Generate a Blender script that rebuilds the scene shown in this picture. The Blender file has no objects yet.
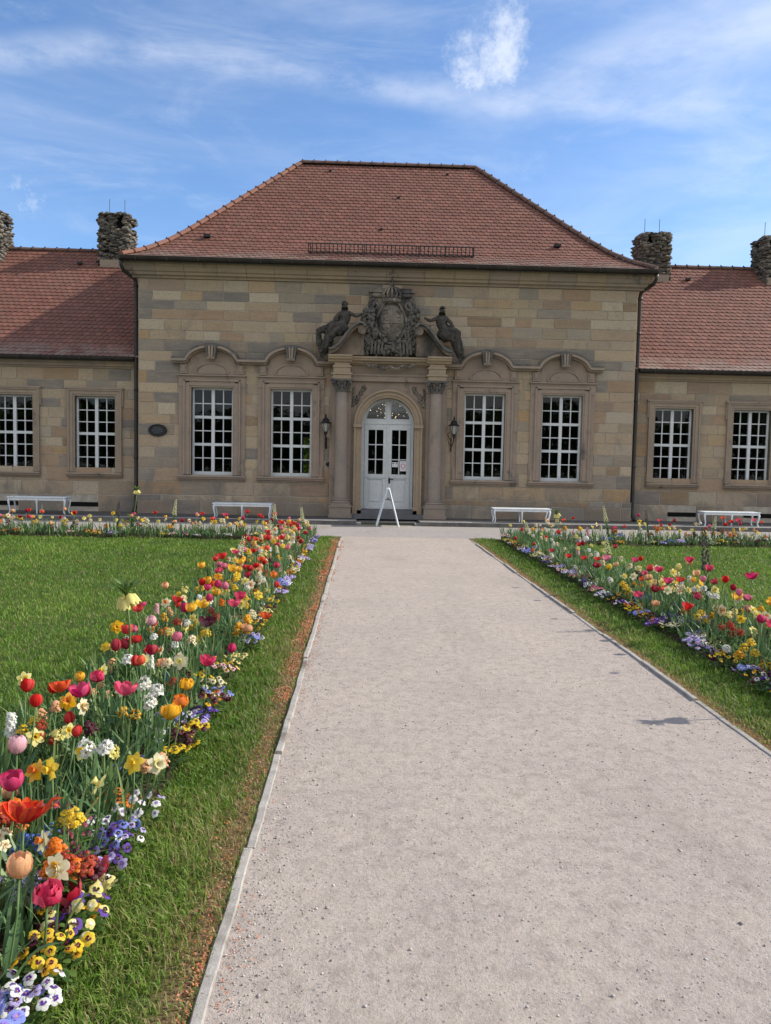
import bpy, math, random
import numpy as np
from mathutils import Vector, Matrix
R = math.radians
random.seed(7)
rng = np.random.default_rng(7)
S = bpy.context.scene
COL = S.collection

# ------------------------------------------------------------------ camera
CAM_H = 1.55; FPX = 770.0
cam_data = bpy.data.cameras.new('camera')
cam = bpy.data.objects.new('camera', cam_data); COL.objects.link(cam)
cam_rot = Matrix.Rotation(R(-1.75), 3, 'Z') @ Matrix.Rotation(R(90 - 3.57), 3, 'X') @ Matrix.Rotation(R(1.1), 3, 'Z')
cam.matrix_world = Matrix.Translation((0, 0, CAM_H)) @ cam_rot.to_4x4()
cam_data.sensor_fit = 'VERTICAL'; cam_data.sensor_height = 36; cam_data.sensor_width = 36
cam_data.lens = FPX / 1024 * 36
cam_data.clip_start = 0.05; cam_data.clip_end = 3000
S.camera = cam

# ------------------------------------------------------------------ light and exposure
SUN_EL, SUN_AZ = 34.0, 8.0          # azimuth from +X towards +Y
sd = Vector((math.cos(R(SUN_EL))*math.cos(R(SUN_AZ)), math.cos(R(SUN_EL))*math.sin(R(SUN_AZ)), math.sin(R(SUN_EL))))
sl = bpy.data.lights.new('sun', 'SUN'); sl.energy = 4.1; sl.angle = R(0.53); sl.color = (1.0, .93, .82)
sun = bpy.data.objects.new('sun', sl); COL.objects.link(sun)
sun.rotation_euler = sd.to_track_quat('Z', 'Y').to_euler()
vs = S.view_settings
vs.view_transform = 'Standard'; vs.look = 'None'; vs.exposure = 0.58; vs.gamma = 1; vs.use_curve_mapping = False

W = bpy.data.worlds.new('World'); S.world = W; W.use_nodes = True
wn = W.node_tree; wn.nodes.clear()
def N(nt, t, **k):
    n = nt.nodes.new(t)
    for a, b in k.items():
        if a == 'inp':
            for i, v in b.items(): n.inputs[i].default_value = v
        else: setattr(n, a, b)
    return n
def L(nt, a, b): nt.links.new(a, b)
def MATH(nt, op, a, b=None, clamp=False):
    n = nt.nodes.new('ShaderNodeMath'); n.operation = op; n.use_clamp = clamp
    for i, v in enumerate((a, b)):
        if v is None: continue
        if isinstance(v, (int, float)): n.inputs[i].default_value = v
        else: nt.links.new(v, n.inputs[i])
    return n.outputs[0]
def MAPR(nt, v, a, b, c=0.0, d=1.0):
    n = nt.nodes.new('ShaderNodeMapRange'); n.interpolation_type = 'SMOOTHSTEP'
    nt.links.new(v, n.inputs[0])
    for i, q in zip((1, 2, 3, 4), (a, b, c, d)): n.inputs[i].default_value = q
    return n.outputs[0]
def ray(px, py):
    return (cam_rot @ Vector(((px-385.5)/FPX, -(py-512)/FPX, -1))).normalized()
sky = N(wn, 'ShaderNodeTexSky', sky_type='NISHITA', sun_disc=False, sun_elevation=R(SUN_EL), sun_rotation=R(90-SUN_AZ),
        altitude=400, air_density=1.0, dust_density=0.6, ozone_density=1.6)
tc = N(wn, 'ShaderNodeTexCoord')
dirv = tc.outputs['Generated']
def vnoise(scale, stretch, detail=8, rough=.6, rot=(0, 0, 0), dist=0.0, loc=(0, 0, 0)):
    mp = N(wn, 'ShaderNodeMapping'); mp.inputs['Scale'].default_value = stretch; mp.inputs['Rotation'].default_value = rot
    mp.inputs['Location'].default_value = loc
    L(wn, dirv, mp.inputs[0])
    n = N(wn, 'ShaderNodeTexNoise', inp={'Scale': scale, 'Detail': detail, 'Roughness': rough, 'Distortion': dist})
    L(wn, mp.outputs[0], n.inputs['Vector']); return n.outputs['Fac']
def dotd(v):
    n = N(wn, 'ShaderNodeVectorMath', operation='DOT_PRODUCT'); L(wn, dirv, n.inputs[0]); n.inputs[1].default_value = v
    return n.outputs['Value']
# a broad veil of cirrus over the whole sky
veil = MAPR(wn, vnoise(2.2, (1.0, 1.0, 3.2), 9, .62, (0.15, .25, 0), .6), .40, .84, .02, .24)
fine = MAPR(wn, vnoise(5.5, (.8, .8, 3.0), 10, .66, (-.1, .32, .3), 1.0), .46, .82, 0, .22)
# long thin streak crossing the sky (a great circle through two directions)
a_, b_ = ray(60, 62), ray(500, 101)
n1 = a_.cross(b_).normalized()
wob = MATH(wn, 'MULTIPLY', MATH(wn, 'SUBTRACT', vnoise(2.0, (1, 1, 1), 4), .5), .10)
d1 = MATH(wn, 'ABSOLUTE', MATH(wn, 'ADD', dotd(n1), wob))
st1 = MATH(wn, 'MULTIPLY', MAPR(wn, d1, .0, .026, 1, 0), MAPR(wn, vnoise(7, (1, 1, 2.5), 8, .65), .30, .70, .0, .38))
a2, b2 = ray(500, 101), ray(771, 42)
n2 = a2.cross(b2).normalized()
d2 = MATH(wn, 'ABSOLUTE', MATH(wn, 'ADD', dotd(n2), wob))
side = MAPR(wn, dotd((1, 0, 0)), .06, .18, 0, 1)
st2 = MATH(wn, 'MULTIPLY', MATH(wn, 'MULTIPLY', MAPR(wn, d2, .0, .05, 1, 0), side), MAPR(wn, vnoise(6, (1, 1, 3), 8, .65), .30, .68, .08, .42))
# whiter haze of cloud towards the right
right = MATH(wn, 'MULTIPLY', MAPR(wn, dotd((1, 0, 0)), .02, .55, 0, 1), MAPR(wn, vnoise(3.2, (1, 1, 2.6), 8, .6, (0, .5, 0), .8), .36, .76, .03, .34))
# a small bright puff
pc = ray(487, 46)
pn = vnoise(13, (1, 1, 1), 10, .7)
pd = MATH(wn, 'SUBTRACT', dotd(pc), MATH(wn, 'MULTIPLY', MATH(wn, 'SUBTRACT', pn, .5), .0050))
puff = MATH(wn, 'MULTIPLY', MAPR(wn, pd, .9984, .9998, 0, .75), MAPR(wn, vnoise(15, (1, 1, 1), 12, .72), .36, .64, .12, .9))
pc2 = ray(27, 196)
puff2 = MATH(wn, 'MULTIPLY', MAPR(wn, dotd(pc2), .9995, .9999, 0, .25), MAPR(wn, vnoise(40, (1, 1, 1), 8, .7), .4, .6))
s = veil
for q in (fine, st1, st2, right): 
    s = MATH(wn, 'SUBTRACT', MATH(wn, 'ADD', s, q), MATH(wn, 'MULTIPLY', s, q), True)
for q in (puff, puff2): s = MATH(wn, 'MAXIMUM', s, q, True)
# unseen bright cloud added behind the viewer to lift the light on the facade
back = MATH(wn, 'MULTIPLY', MAPR(wn, dotd((0, -1, 0)), .05, .55, 0, 1), MAPR(wn, vnoise(2.4, (1, 1, 2.0), 8, .6), .30, .60, .35, 1.0))
s = MATH(wn, 'MAXIMUM', s, back, True)
up = MAPR(wn, dotd((0, 0, 1)), .0, .12, 0, 1)
s = MATH(wn, 'MULTIPLY', s, up)
cm = N(wn, 'ShaderNodeMix', data_type='RGBA'); L(wn, s, cm.inputs[0])
tint = N(wn, 'ShaderNodeMix', data_type='RGBA', blend_type='MULTIPLY'); tint.inputs[0].default_value = 1
L(wn, sky.outputs[0], tint.inputs[6]); tint.inputs[7].default_value = (.72, .92, 1.13, 1)
L(wn, tint.outputs[2], cm.inputs[6]); cm.inputs[7].default_value = (5.6, 5.9, 6.4, 1)
bg = N(wn, 'ShaderNodeBackground'); bg.inputs[1].default_value = 0.125
cb = N(wn, 'ShaderNodeMix', data_type='RGBA'); L(wn, back, cb.inputs[0]); L(wn, cm.outputs[2], cb.inputs[6]); cb.inputs[7].default_value = (5.6, 5.6, 5.8, 1)
L(wn, cb.outputs[2], bg.inputs[0])
wo = N(wn, 'ShaderNodeOutputWorld'); L(wn, bg.outputs[0], wo.inputs[0])

# ------------------------------------------------------------------ materials
def mat(name, col, rough=.7, spec=.3, metallic=0.0):
    m = bpy.data.materials.new(name); m.use_nodes = True
    b = m.node_tree.nodes['Principled BSDF']
    b.inputs['Base Color'].default_value = (*col, 1); b.inputs['Roughness'].default_value = rough
    b.inputs['Specular IOR Level'].default_value = spec; b.inputs['Metallic'].default_value = metallic
    return m
def noise(nt, scale, detail=5, rough=.6, coord='Object', vec=None, stretch=None, dist=0.0):
    tcn = nt.nodes.new('ShaderNodeTexCoord'); v = vec or tcn.outputs[coord]
    if stretch:
        mp = nt.nodes.new('ShaderNodeMapping'); mp.inputs['Scale'].default_value = stretch; nt.links.new(v, mp.inputs[0]); v = mp.outputs[0]
    n = nt.nodes.new('ShaderNodeTexNoise'); n.inputs['Scale'].default_value = scale; n.inputs['Detail'].default_value = detail
    n.inputs['Roughness'].default_value = rough; n.inputs['Distortion'].default_value = dist
    nt.links.new(v, n.inputs['Vector']); return n.outputs['Fac']
def ramp(nt, fac, stops, interp='LINEAR'):
    r = nt.nodes.new('ShaderNodeValToRGB'); nt.links.new(fac, r.inputs[0]); r.color_ramp.interpolation = interp
    e = r.color_ramp.elements
    while len(e) < len(stops): e.new(.5)
    for i, (p, c) in enumerate(stops): e[i].position = p; e[i].color = (*c, 1)
    return r.outputs[0]
def mixc(nt, fac, a, b, mode='MIX'):
    m = nt.nodes.new('ShaderNodeMix'); m.data_type = 'RGBA'; m.blend_type = mode
    for i, v in ((0, fac), (6, a), (7, b)):
        if isinstance(v, (int, float)): m.inputs[i].default_value = v
        elif isinstance(v, tuple): m.inputs[i].default_value = (*v, 1)
        else: nt.links.new(v, m.inputs[i])
    return m.outputs[2]
def bump(nt, h, strength=.4, dist=.02):
    b = nt.nodes.new('ShaderNodeBump'); b.inputs['Strength'].default_value = strength; b.inputs['Distance'].default_value = dist
    nt.links.new(h, b.inputs['Height']); nt.links.new(b.outputs[0], nt.nodes['Principled BSDF'].inputs['Normal'])
def setcol(nt, c): nt.links.new(c, nt.nodes['Principled BSDF'].inputs['Base Color'])
def attr(nt, name='rnd'):
    a = nt.nodes.new('ShaderNodeAttribute'); a.attribute_name = name; return a.outputs['Fac']
def worldz(nt):
    g = nt.nodes.new('ShaderNodeNewGeometry'); s_ = nt.nodes.new('ShaderNodeSeparateXYZ'); nt.links.new(g.outputs['Position'], s_.inputs[0]); return s_.outputs
def geo(nt): return nt.nodes.new('ShaderNodeNewGeometry').outputs['Position']

def mottled(name, c1, c2, scale=4, rough=.85, bs=.3, spec=.2, soot=0.0, sootcol=(.05, .05, .052)):
    m = mat(name, c1, rough, spec); nt = m.node_tree
    n = noise(nt, scale, 8, .65, vec=geo(nt)); n2 = noise(nt, scale*9, 6, .7, vec=geo(nt))
    c = mixc(nt, MAPR(nt, n, .32, .68), c1, c2)
    c = mixc(nt, MAPR(nt, n2, .35, .75, 0, .35), c, tuple(x*.55 for x in c1))
    if soot:
        n3 = noise(nt, 1.6, 9, .7, vec=geo(nt), stretch=(1, 1, .6))
        c = mixc(nt, MAPR(nt, n3, .62-soot*.35, .74-soot*.2), c, sootcol)
    setcol(nt, c); bump(nt, n2, bs, .01)
    return m

M = {}
# ashlar: each block has its own natural colour (attribute rnd)
def ashlar_mat():
    m = mat('sandstone_blocks', (.3, .25, .19), .9, .15); nt = m.node_tree
    c = ramp(nt, attr(nt), [(0, (0.403, 0.328, 0.233)), (.12, (0.317, 0.259, 0.188)), (.22, (0.264, 0.235, 0.201)), (.30, (0.454, 0.384, 0.283)), (.38, (0.340, 0.231, 0.153)),
                            (.46, (0.423, 0.348, 0.253)), (.55, (0.381, 0.290, 0.195)), (.60, (0.202, 0.185, 0.168)), (.66, (0.217, 0.200, 0.183)), (.72, (0.483, 0.417, 0.318)), (.78, (0.375, 0.251, 0.134)), (.84, (0.287, 0.212, 0.162)),
                            (.90, (0.413, 0.339, 0.256)), (.95, (0.245, 0.171, 0.108)), (1, (0.440, 0.357, 0.241))])
    band = noise(nt, 3.0, 8, .65, vec=geo(nt), stretch=(.7, .7, 3.2)); n2 = noise(nt, 26, 7, .72, vec=geo(nt))
    c = mixc(nt, MAPR(nt, band, .40, .75, 0, .38), c, (.46, .36, .24))
    c = mixc(nt, MAPR(nt, n2, .40, .75, 0, .5), c, (.15, .12, .095))
    wz = worldz(nt)
    n3 = noise(nt, .9, 9, .72, vec=geo(nt), stretch=(1, 1, .7), dist=.6)
    low = MAPR(nt, wz[2], .0, 1.4, .20, 0)
    st = MAPR(nt, MATH(nt, 'ADD', n3, low), .54, .72, 0, .68)
    c = mixc(nt, st, c, (.17, .155, .14))
    # rain streaks running down the face
    n4 = noise(nt, 5.0, 6, .7, vec=geo(nt), stretch=(1, 1, .10))
    c = mixc(nt, MATH(nt, 'MULTIPLY', MAPR(nt, n4, .55, .72, 0, .5), MAPR(nt, n3, .42, .6)), c, (.14, .125, .11))
    setcol(nt, c); bump(nt, MATH(nt, 'ADD', n2, MATH(nt, 'MULTIPLY', band, 1.5)), .6, .014)
    return m
M['ashlar'] = ashlar_mat()
M['mortar'] = mottled('lime_mortar', (.46, .42, .35), (.32, .29, .25), 6)
M['surround'] = mottled('pinkish_dressed_sandstone', (.34, .265, .21), (.27, .225, .185), 2.2, bs=.25, soot=.18, sootcol=(.10, .095, .092))
M['surround_grey'] = mottled('grey_brown_dressed_sandstone', (.33, .26, .195), (.265, .22, .18), 2.2, bs=.25, soot=.15, sootcol=(.09, .085, .085))
M['pediment'] = mottled('sooty_brown_sandstone', (.25, .19, .14), (.15, .125, .105), 2.6, bs=.4, soot=.55, sootcol=(.06, .058, .055))
M['sooty'] = mottled('blackened_sandstone', (.11, .105, .10), (.17, .155, .135), 3.5, bs=.5, soot=.25, sootcol=(.045, .045, .047))
M['ochre'] = mottled('ochre_sandstone', (.37, .285, .195), (.30, .245, .185), 1.6, bs=.25, soot=.10, sootcol=(.15, .13, .11))
M['column'] = mottled('column_sandstone', (.30, .24, .195), (.245, .21, .18), 2.0, bs=.3, soot=.22, sootcol=(.10, .098, .10))
M['relief'] = mottled('weathered_relief_stone', (.20, .18, .155), (.30, .255, .205), 6, bs=.8, soot=.58, sootcol=(.05, .05, .055))
M['statue'] = mottled('black_weathered_statue_stone', (.035, .034, .033), (.10, .09, .078), 9, bs=.7)
M['paint'] = mottled('white_window_paint', (.64, .67, .69), (.56, .60, .62), 3, .45, .05, .4)
M['door_paint'] = mottled('pale_grey_door_paint', (.60, .635, .66), (.54, .58, .60), 1.5, .42, .05, .4)
M['bench_paint'] = mottled('white_bench_paint', (.74, .79, .82), (.62, .67, .70), 6, .5, .1, .4)
M['iron'] = mat('dark_iron', (.02, .02, .022), .5, .5, .4)
M['gutter'] = mottled('dark_weathered_copper', (.022, .020, .020), (.045, .036, .030), 3, .5, .1, .4)
M['dark'] = mat('dark_interior', (.035, .03, .028), .9, .1)
M['void'] = mat('dark_opening', (.012, .012, .012), .9, .05)
M['lampglass'] = mottled('frosted_lamp_glass', (.42, .42, .38), (.32, .33, .31), 10, .35, .05, .5)
M['step'] = mottled('grey_stone_step', (.17, .17, .18), (.12, .12, .125), 3)
M['paper'] = mat('white_paper', (.72, .72, .74), .6)
M['pinkprint'] = mat('pink_print', (.55, .25, .42), .6)
M['blueprint'] = mat('blue_grey_print', (.18, .25, .32), .6)
M['bulb'] = mat('lit_bulb', (1, .8, .5), .4)
nb = M['bulb'].node_tree.nodes['Principled BSDF']; nb.inputs['Emission Color'].default_value = (1, .72, .42, 1); nb.inputs['Emission Strength'].default_value = 2.6
# window glass: see-through with a real fresnel reflection
g = bpy.data.materials.new('window_glass'); g.use_nodes = True; nt = g.node_tree; nt.nodes.clear()
tr = N(nt, 'ShaderNodeBsdfTransparent', inp={0: (.72, .76, .74, 1)}); gl = N(nt, 'ShaderNodeBsdfGlossy', inp={'Roughness': .015})
fr = N(nt, 'ShaderNodeFresnel', inp={'IOR': 1.5}); mx = N(nt, 'ShaderNodeMixShader'); out = N(nt, 'ShaderNodeOutputMaterial')
nz = noise(nt, 2.2, 2, .5, vec=geo(nt)); bp = N(nt, 'ShaderNodeBump', inp={'Strength': .05, 'Distance': .05}); L(nt, nz, bp.inputs['Height']); L(nt, bp.outputs[0], gl.inputs['Normal'])
L(nt, fr.outputs[0], mx.inputs[0]); L(nt, tr.outputs[0], mx.inputs[1]); L(nt, gl.outputs[0], mx.inputs[2]); L(nt, mx.outputs[0], out.inputs[0])
M['glass'] = g
g2 = g.copy(); g2.name = 'old_fanlight_glass'; M['old_glass'] = g2
for n_ in g2.node_tree.nodes:
    if n_.type == 'FRESNEL': n_.inputs[0].default_value = 2.3
    if n_.type == 'BSDF_GLOSSY': n_.inputs['Roughness'].default_value = .12
def tile_mat():
    m = mat('plain_clay_tiles', (.3, .1, .07), .72, .3); nt = m.node_tree
    c = ramp(nt, attr(nt), [(0, (0.144, 0.062, 0.046)), (.3, (0.167, 0.073, 0.051)), (.55, (0.156, 0.070, 0.053)), (.8, (0.211, 0.090, 0.064)), (.93, (.18, .08, .058)), (1, (.15, .078, .06))])
    n = noise(nt, .7, 8, .7, vec=geo(nt)); n2 = noise(nt, 30, 6, .7, vec=geo(nt))
    c = mixc(nt, MAPR(nt, n, .45, .75, 0, .3), c, (.22, .13, .095))
    c = mixc(nt, MAPR(nt, n2, .45, .75, 0, .45), c, (.14, .085, .07))
    # lichen band that grows on the lowest courses
    a2 = attr(nt, 'course')
    c = mixc(nt, MATH(nt, 'MULTIPLY', MAPR(nt, a2, 0, 5, .55, 0), MAPR(nt, noise(nt, 2.5, 7, .7, vec=geo(nt)), .35, .6)), c, (.27, .235, .195))
    setcol(nt, c); bump(nt, n2, .3, .006); return m
M['tile'] = tile_mat()
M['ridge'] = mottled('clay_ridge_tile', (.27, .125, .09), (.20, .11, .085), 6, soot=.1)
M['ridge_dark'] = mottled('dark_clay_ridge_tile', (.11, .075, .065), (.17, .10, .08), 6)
M['tuff'] = mottled('rugged_tuff_stone', (.17, .155, .13), (.27, .235, .19), 5, bs=.9)
M['tuff_d'] = mottled('dark_tuff_stone', (.075, .072, .068), (.14, .125, .105), 7, bs=.9)

# ------------------------------------------------------------------ mesh builder
class MB:
    def __init__(s): s.v = []; s.f = []; s.m = []; s.r = []
    def add(s, vs_, fs, mi=0, r=None):
        o = len(s.v); s.v += [tuple(p) for p in vs_]; s.f += [tuple(i+o for i in f) for f in fs]
        s.m += [mi]*len(fs); s.r += [random.random() if r is None else r]*len(fs); return s
    def box(s, x0, x1, y0, y1, z0, z1, mi=0, r=None):
        vs_ = [(x, y, z) for z in (z0, z1) for y in (y0, y1) for x in (x0, x1)]
        return s.add(vs_, [(0, 2, 3, 1), (4, 5, 7, 6), (0, 1, 5, 4), (2, 6, 7, 3), (0, 4, 6, 2), (1, 3, 7, 5)], mi, r)
    def extrude(s, prof, axis, a, b, mi=0, r=None, caps=True):
        """closed 2D profile extruded. axis 'x': prof=(y,z); 'y': prof=(x,z); 'z': prof=(x,y)"""
        n = len(prof)
        def P(p, t): return {'x': (t, p[0], p[1]), 'y': (p[0], t, p[1]), 'z': (p[0], p[1], t)}[axis]
        vs_ = [P(p, a) for p in prof] + [P(p, b) for p in prof]
        fs = [(i, (i+1) % n, n+(i+1) % n, n+i) for i in range(n)]
        if caps: fs += [tuple(range(n))[::-1], tuple(range(n, 2*n))]
        return s.add(vs_, fs, mi, r)
    def tube(s, pts, rad, n=8, mi=0, r=None, caps=True, flat=1.0):
        pts = [Vector(p) for p in pts]; rads = rad if isinstance(rad, (list, tuple)) else [rad]*len(pts)
        vs_ = []; up = Vector((0, 0, 1))
        prev = None
        for i, p in enumerate(pts):
            d = (pts[min(i+1, len(pts)-1)] - pts[max(i-1, 0)]).normalized()
            if prev is None:
                x = d.cross(up); x = x.normalized() if x.length > 1e-3 else Vector((1, 0, 0))
            else:
                x = prev - d*prev.dot(d); x = x.normalized() if x.length > 1e-4 else prev
            prev = x; y = d.cross(x)
            for k in range(n):
                a = 2*math.pi*k/n; vs_.append(p + x*math.cos(a)*rads[i] + y*math.sin(a)*rads[i]*flat)
        fs = []
        for i in range(len(pts)-1):
            for k in range(n): fs.append((i*n+k, i*n+(k+1) % n, (i+1)*n+(k+1) % n, (i+1)*n+k))
        if caps: fs += [tuple(range(n))[::-1], tuple((len(pts)-1)*n+k for k in range(n))]
        return s.add(vs_, fs, mi, r)
    def lathe(s, prof, n=24, c=(0, 0, 0), mi=0, r=None, sx=1, sy=1, axis='z'):
        vs_ = []
        for (rr, z) in prof:
            for k in range(n):
                a = 2*math.pi*k/n; x, y = rr*math.cos(a)*sx, rr*math.sin(a)*sy
                vs_.append((c[0]+x, c[1]+y, c[2]+z) if axis == 'z' else (c[0]+x, c[1]-z, c[2]+y))
        fs = [(i*n+k, i*n+(k+1) % n, (i+1)*n+(k+1) % n, (i+1)*n+k) for i in range(len(prof)-1) for k in range(n)]
        fs += [tuple(range(n))[::-1], tuple((len(prof)-1)*n+k for k in range(n))]
        return s.add(vs_, fs, mi, r)
    def ball(s, c, rad, mi=0, r=None, n=10, m=6, jit=0.0):
        prof = []
        vs_ = []; rx, ry, rz = rad if isinstance(rad, (tuple, list)) else (rad,)*3
        for i in range(1, m):
            t = math.pi*i/m
            for k in range(n):
                a = 2*math.pi*k/n; j = 1+random.uniform(-jit, jit)
                vs_.append((c[0]+rx*math.sin(t)*math.cos(a)*j, c[1]+ry*math.sin(t)*math.sin(a)*j, c[2]-rz*math.cos(t)*j))
        fs = [(i*n+k, i*n+(k+1) % n, (i+1)*n+(k+1) % n, (i+1)*n+k) for i in range(m-2) for k in range(n)]
        vs_.append((c[0], c[1], c[2]-rz)); vs_.append((c[0], c[1], c[2]+rz)); b_, t_ = len(vs_)-2, len(vs_)-1
        fs += [(b_, (k+1) % n, k) for k in range(n)] + [(t_, (m-2)*n+k, (m-2)*n+(k+1) % n) for k in range(n)]
        return s.add(vs_, fs, mi, r)
    def merge(s, o, mo=0, T=None):
        k = len(s.v); s.v += [tuple(T @ Vector(p)) for p in o.v] if T is not None else o.v
        s.f += [tuple(i+k for i in f) for f in o.f]; s.m += [i+mo for i in o.m]; s.r += o.r; return s
    def mesh(s, name, mats, smooth=False, course=None):
        me = bpy.data.meshes.new(name)
        me.from_pydata(s.v, [], s.f)
        for m in (mats if isinstance(mats, list) else [mats]): me.materials.append(m)
        me.polygons.foreach_set('material_index', s.m)
        me.polygons.foreach_set('use_smooth', [smooth]*len(s.f))
        a = me.attributes.new('rnd', 'FLOAT', 'FACE'); a.data.foreach_set('value', s.r)
        if course is not None:
            a = me.attributes.new('course', 'FLOAT', 'FACE'); a.data.foreach_set('value', course)
        me.update(); return me
    def build(s, name, mats, parent=None, smooth=False, **k):
        return link(name, s.mesh(name, mats, smooth, **k), parent)
def link(name, me, parent=None, loc=None):
    o = bpy.data.objects.new(name, me); COL.objects.link(o)
    if parent: o.parent = parent
    if loc: o.location = loc
    return o
def tag(o, label=None, cat=None, group=None, kind=None):
    for k, v in (('label', label), ('category', cat), ('group', group), ('kind', kind)):
        if v: o[k] = v
    return o
def empty(name, loc=(0, 0, 0), rz=0.0):
    o = bpy.data.objects.new(name, None); COL.objects.link(o); o.location = loc; o.rotation_euler = (0, 0, rz); o.empty_display_size = .1; return o
def bevel(o, w=.006, seg=2):
    b = o.modifiers.new('bevel', 'BEVEL'); b.width = w; b.segments = seg; b.limit_method = 'ANGLE'; b.angle_limit = R(40); return o
def arc(cx, cz, r, a0, a1, n): return [(cx+r*math.cos(R(a0+(a1-a0)*i/n)), cz+r*math.sin(R(a0+(a1-a0)*i/n))) for i in range(n+1)]

C = 0.66            # axis of the pavilion
YF = 20.8           # front face of the pavilion
YW = 21.2           # front face of the wings
TZ = 0.12           # height of the stone terrace in front of the walls
# ================================================================== GROUND
PX0, PX1 = -0.405, 2.24            # inner edges of the gravel path
LAWN_Y = 16.2; ROAD_Y1 = 19.25
BED_L = (-1.78, -.87); BED_R = (2.80, 3.72); BED_Y = (15.15, 16.05)
def sheet(name, x0, x1, y0, y1, z, m_, nx=1, ny=1):
    xs = np.linspace(x0, x1, nx+1); ys = np.linspace(y0, y1, ny+1)
    m = MB(); m.v = [(x, y, z) for y in ys for x in xs]; m.f = [(j*(nx+1)+i, j*(nx+1)+i+1, (j+1)*(nx+1)+i+1, (j+1)*(nx+1)+i) for j in range(ny) for i in range(nx)]
    m.m = [0]*len(m.f); m.r = [0.5]*len(m.f); return tag(m.build(name, m_), kind='structure')
def lawn_mat():
    m = mat('lawn_earth', (.05, .07, .02), .95, .1); nt = m.node_tree; w = geo(nt); sx = worldz(nt)
    n = noise(nt, 2.0, 6, .65, vec=w); n2 = noise(nt, 45, 5, .7, vec=w)
    c = mixc(nt, MAPR(nt, n, .35, .7), (.06, .10, .022), (.11, .13, .04))
    c = mixc(nt, MAPR(nt, n2, .4, .7, 0, .6), c, (.05, .04, .022))
    # bare brown ground next to the edging, where fallen bud scales collect
    n3 = noise(nt, 4.5, 6, .7, vec=w)
    dl = MATH(nt, 'ABSOLUTE', MATH(nt, 'ADD', sx[0], .50)); dr = MATH(nt, 'ABSOLUTE', MATH(nt, 'SUBTRACT', sx[0], 2.31))
    d = MATH(nt, 'SUBTRACT', MATH(nt, 'MINIMUM', dl, dr), MATH(nt, 'MULTIPLY', MATH(nt, 'SUBTRACT', n3, .5), .34))
    c = mixc(nt, MAPR(nt, d, .0, .11, .75, 0), c, (.27, .145, .085))
    c = mixc(nt, MATH(nt, 'MULTIPLY', MAPR(nt, d, .03, .15, 1, 0), MAPR(nt, n2, .45, .6)), c, (.14, .09, .055))
    setcol(nt, c); bump(nt, n2, .6, .02); return m
M['lawn'] = lawn_mat()
sheet('lawn_ground', -160, 160, -60, 300, 0, M['lawn'])
def gravel_mat(name, ca, cb, sc, far):
    m = mat(name, ca, .92, .15); nt = m.node_tree; w = geo(nt); n5 = noise(nt, 1.6, 6, .65, vec=w, stretch=(1, .28, 1)); n6 = noise(nt, 5.0, 8, .75, vec=w)
    n = noise(nt, 1.1, 8, .65, vec=w); n2 = noise(nt, 60, 6, .75, vec=w); n4 = noise(nt, 14, 7, .7, vec=w)
    v = nt.nodes.new('ShaderNodeTexVoronoi'); v.inputs['Scale'].default_value = sc; nt.links.new(w, v.inputs['Vector'])
    v2 = nt.nodes.new('ShaderNodeTexVoronoi'); v2.inputs['Scale'].default_value = sc*.45; nt.links.new(w, v2.inputs['Vector'])
    c = mixc(nt, MAPR(nt, n, .3, .72), ca, cb)
    sp = nt.nodes.new('ShaderNodeSeparateColor'); nt.links.new(v.outputs['Color'], sp.inputs[0])
    c = mixc(nt, MAPR(nt, sp.outputs[0], .0, 1, .0, .28), c, (.56, .51, .48))
    c = mixc(nt, MAPR(nt, sp.outputs[1], .80, .95, 0, .40), c, (.26, .235, .22))
    sp2 = nt.nodes.new('ShaderNodeSeparateColor'); nt.links.new(v2.outputs['Color'], sp2.inputs[0])
    c = mixc(nt, MATH(nt, 'MULTIPLY', MAPR(nt, sp2.outputs[0], .86, .93), MAPR(nt, v2.outputs['Distance'], .2, .45, 1, 0)), c, (.20, .185, .18))
    c = mixc(nt, MAPR(nt, n4, .42, .72, 0, .6), c, tuple(x*.62 for x in cb))
    c = mixc(nt, MAPR(nt, n2, .45, .75, 0, .45), c, tuple(x*.6 for x in ca))
    n7 = noise(nt, 170, 5, .8, vec=w); n8 = noise(nt, 95, 4, .7, vec=w, dist=.4)
    c = mixc(nt, MAPR(nt, n7, .57, .68, 0, .6), c, (.20, .175, .155)); c = mixc(nt, MAPR(nt, n8, .60, .70, 0, .55), c, (.58, .53, .48))
    c = mixc(nt, MAPR(nt, n5, .50, .72, 0, .38), c, tuple(x*.70 for x in cb)); c = mixc(nt, MAPR(nt, n6, .52, .70, 0, .30), c, tuple(x*1.22 for x in ca))
    setcol(nt, c)
    h = MATH(nt, 'ADD', MATH(nt, 'MULTIPLY', v.outputs['Distance'], -.25), MATH(nt, 'ADD', MATH(nt, 'MULTIPLY', n2, 1.3), MATH(nt, 'MULTIPLY', n4, 1.2)))
    bump(nt, h, .6, .010); return m
M['gravel'] = gravel_mat('pinkish_grey_gravel', (.43, .362, .305), (.37, .312, .268), 150, 0)
M['road'] = gravel_mat('pale_grey_forecourt', (.33, .30, .28), (.295, .27, .255), 60, 1)
sheet('gravel_path', PX0-.02, PX1+.02, -6, LAWN_Y+.0, .004, M['gravel'])
sheet('forecourt_road', -80, 80, LAWN_Y, ROAD_Y1+.1, .004, M['road'])
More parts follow.
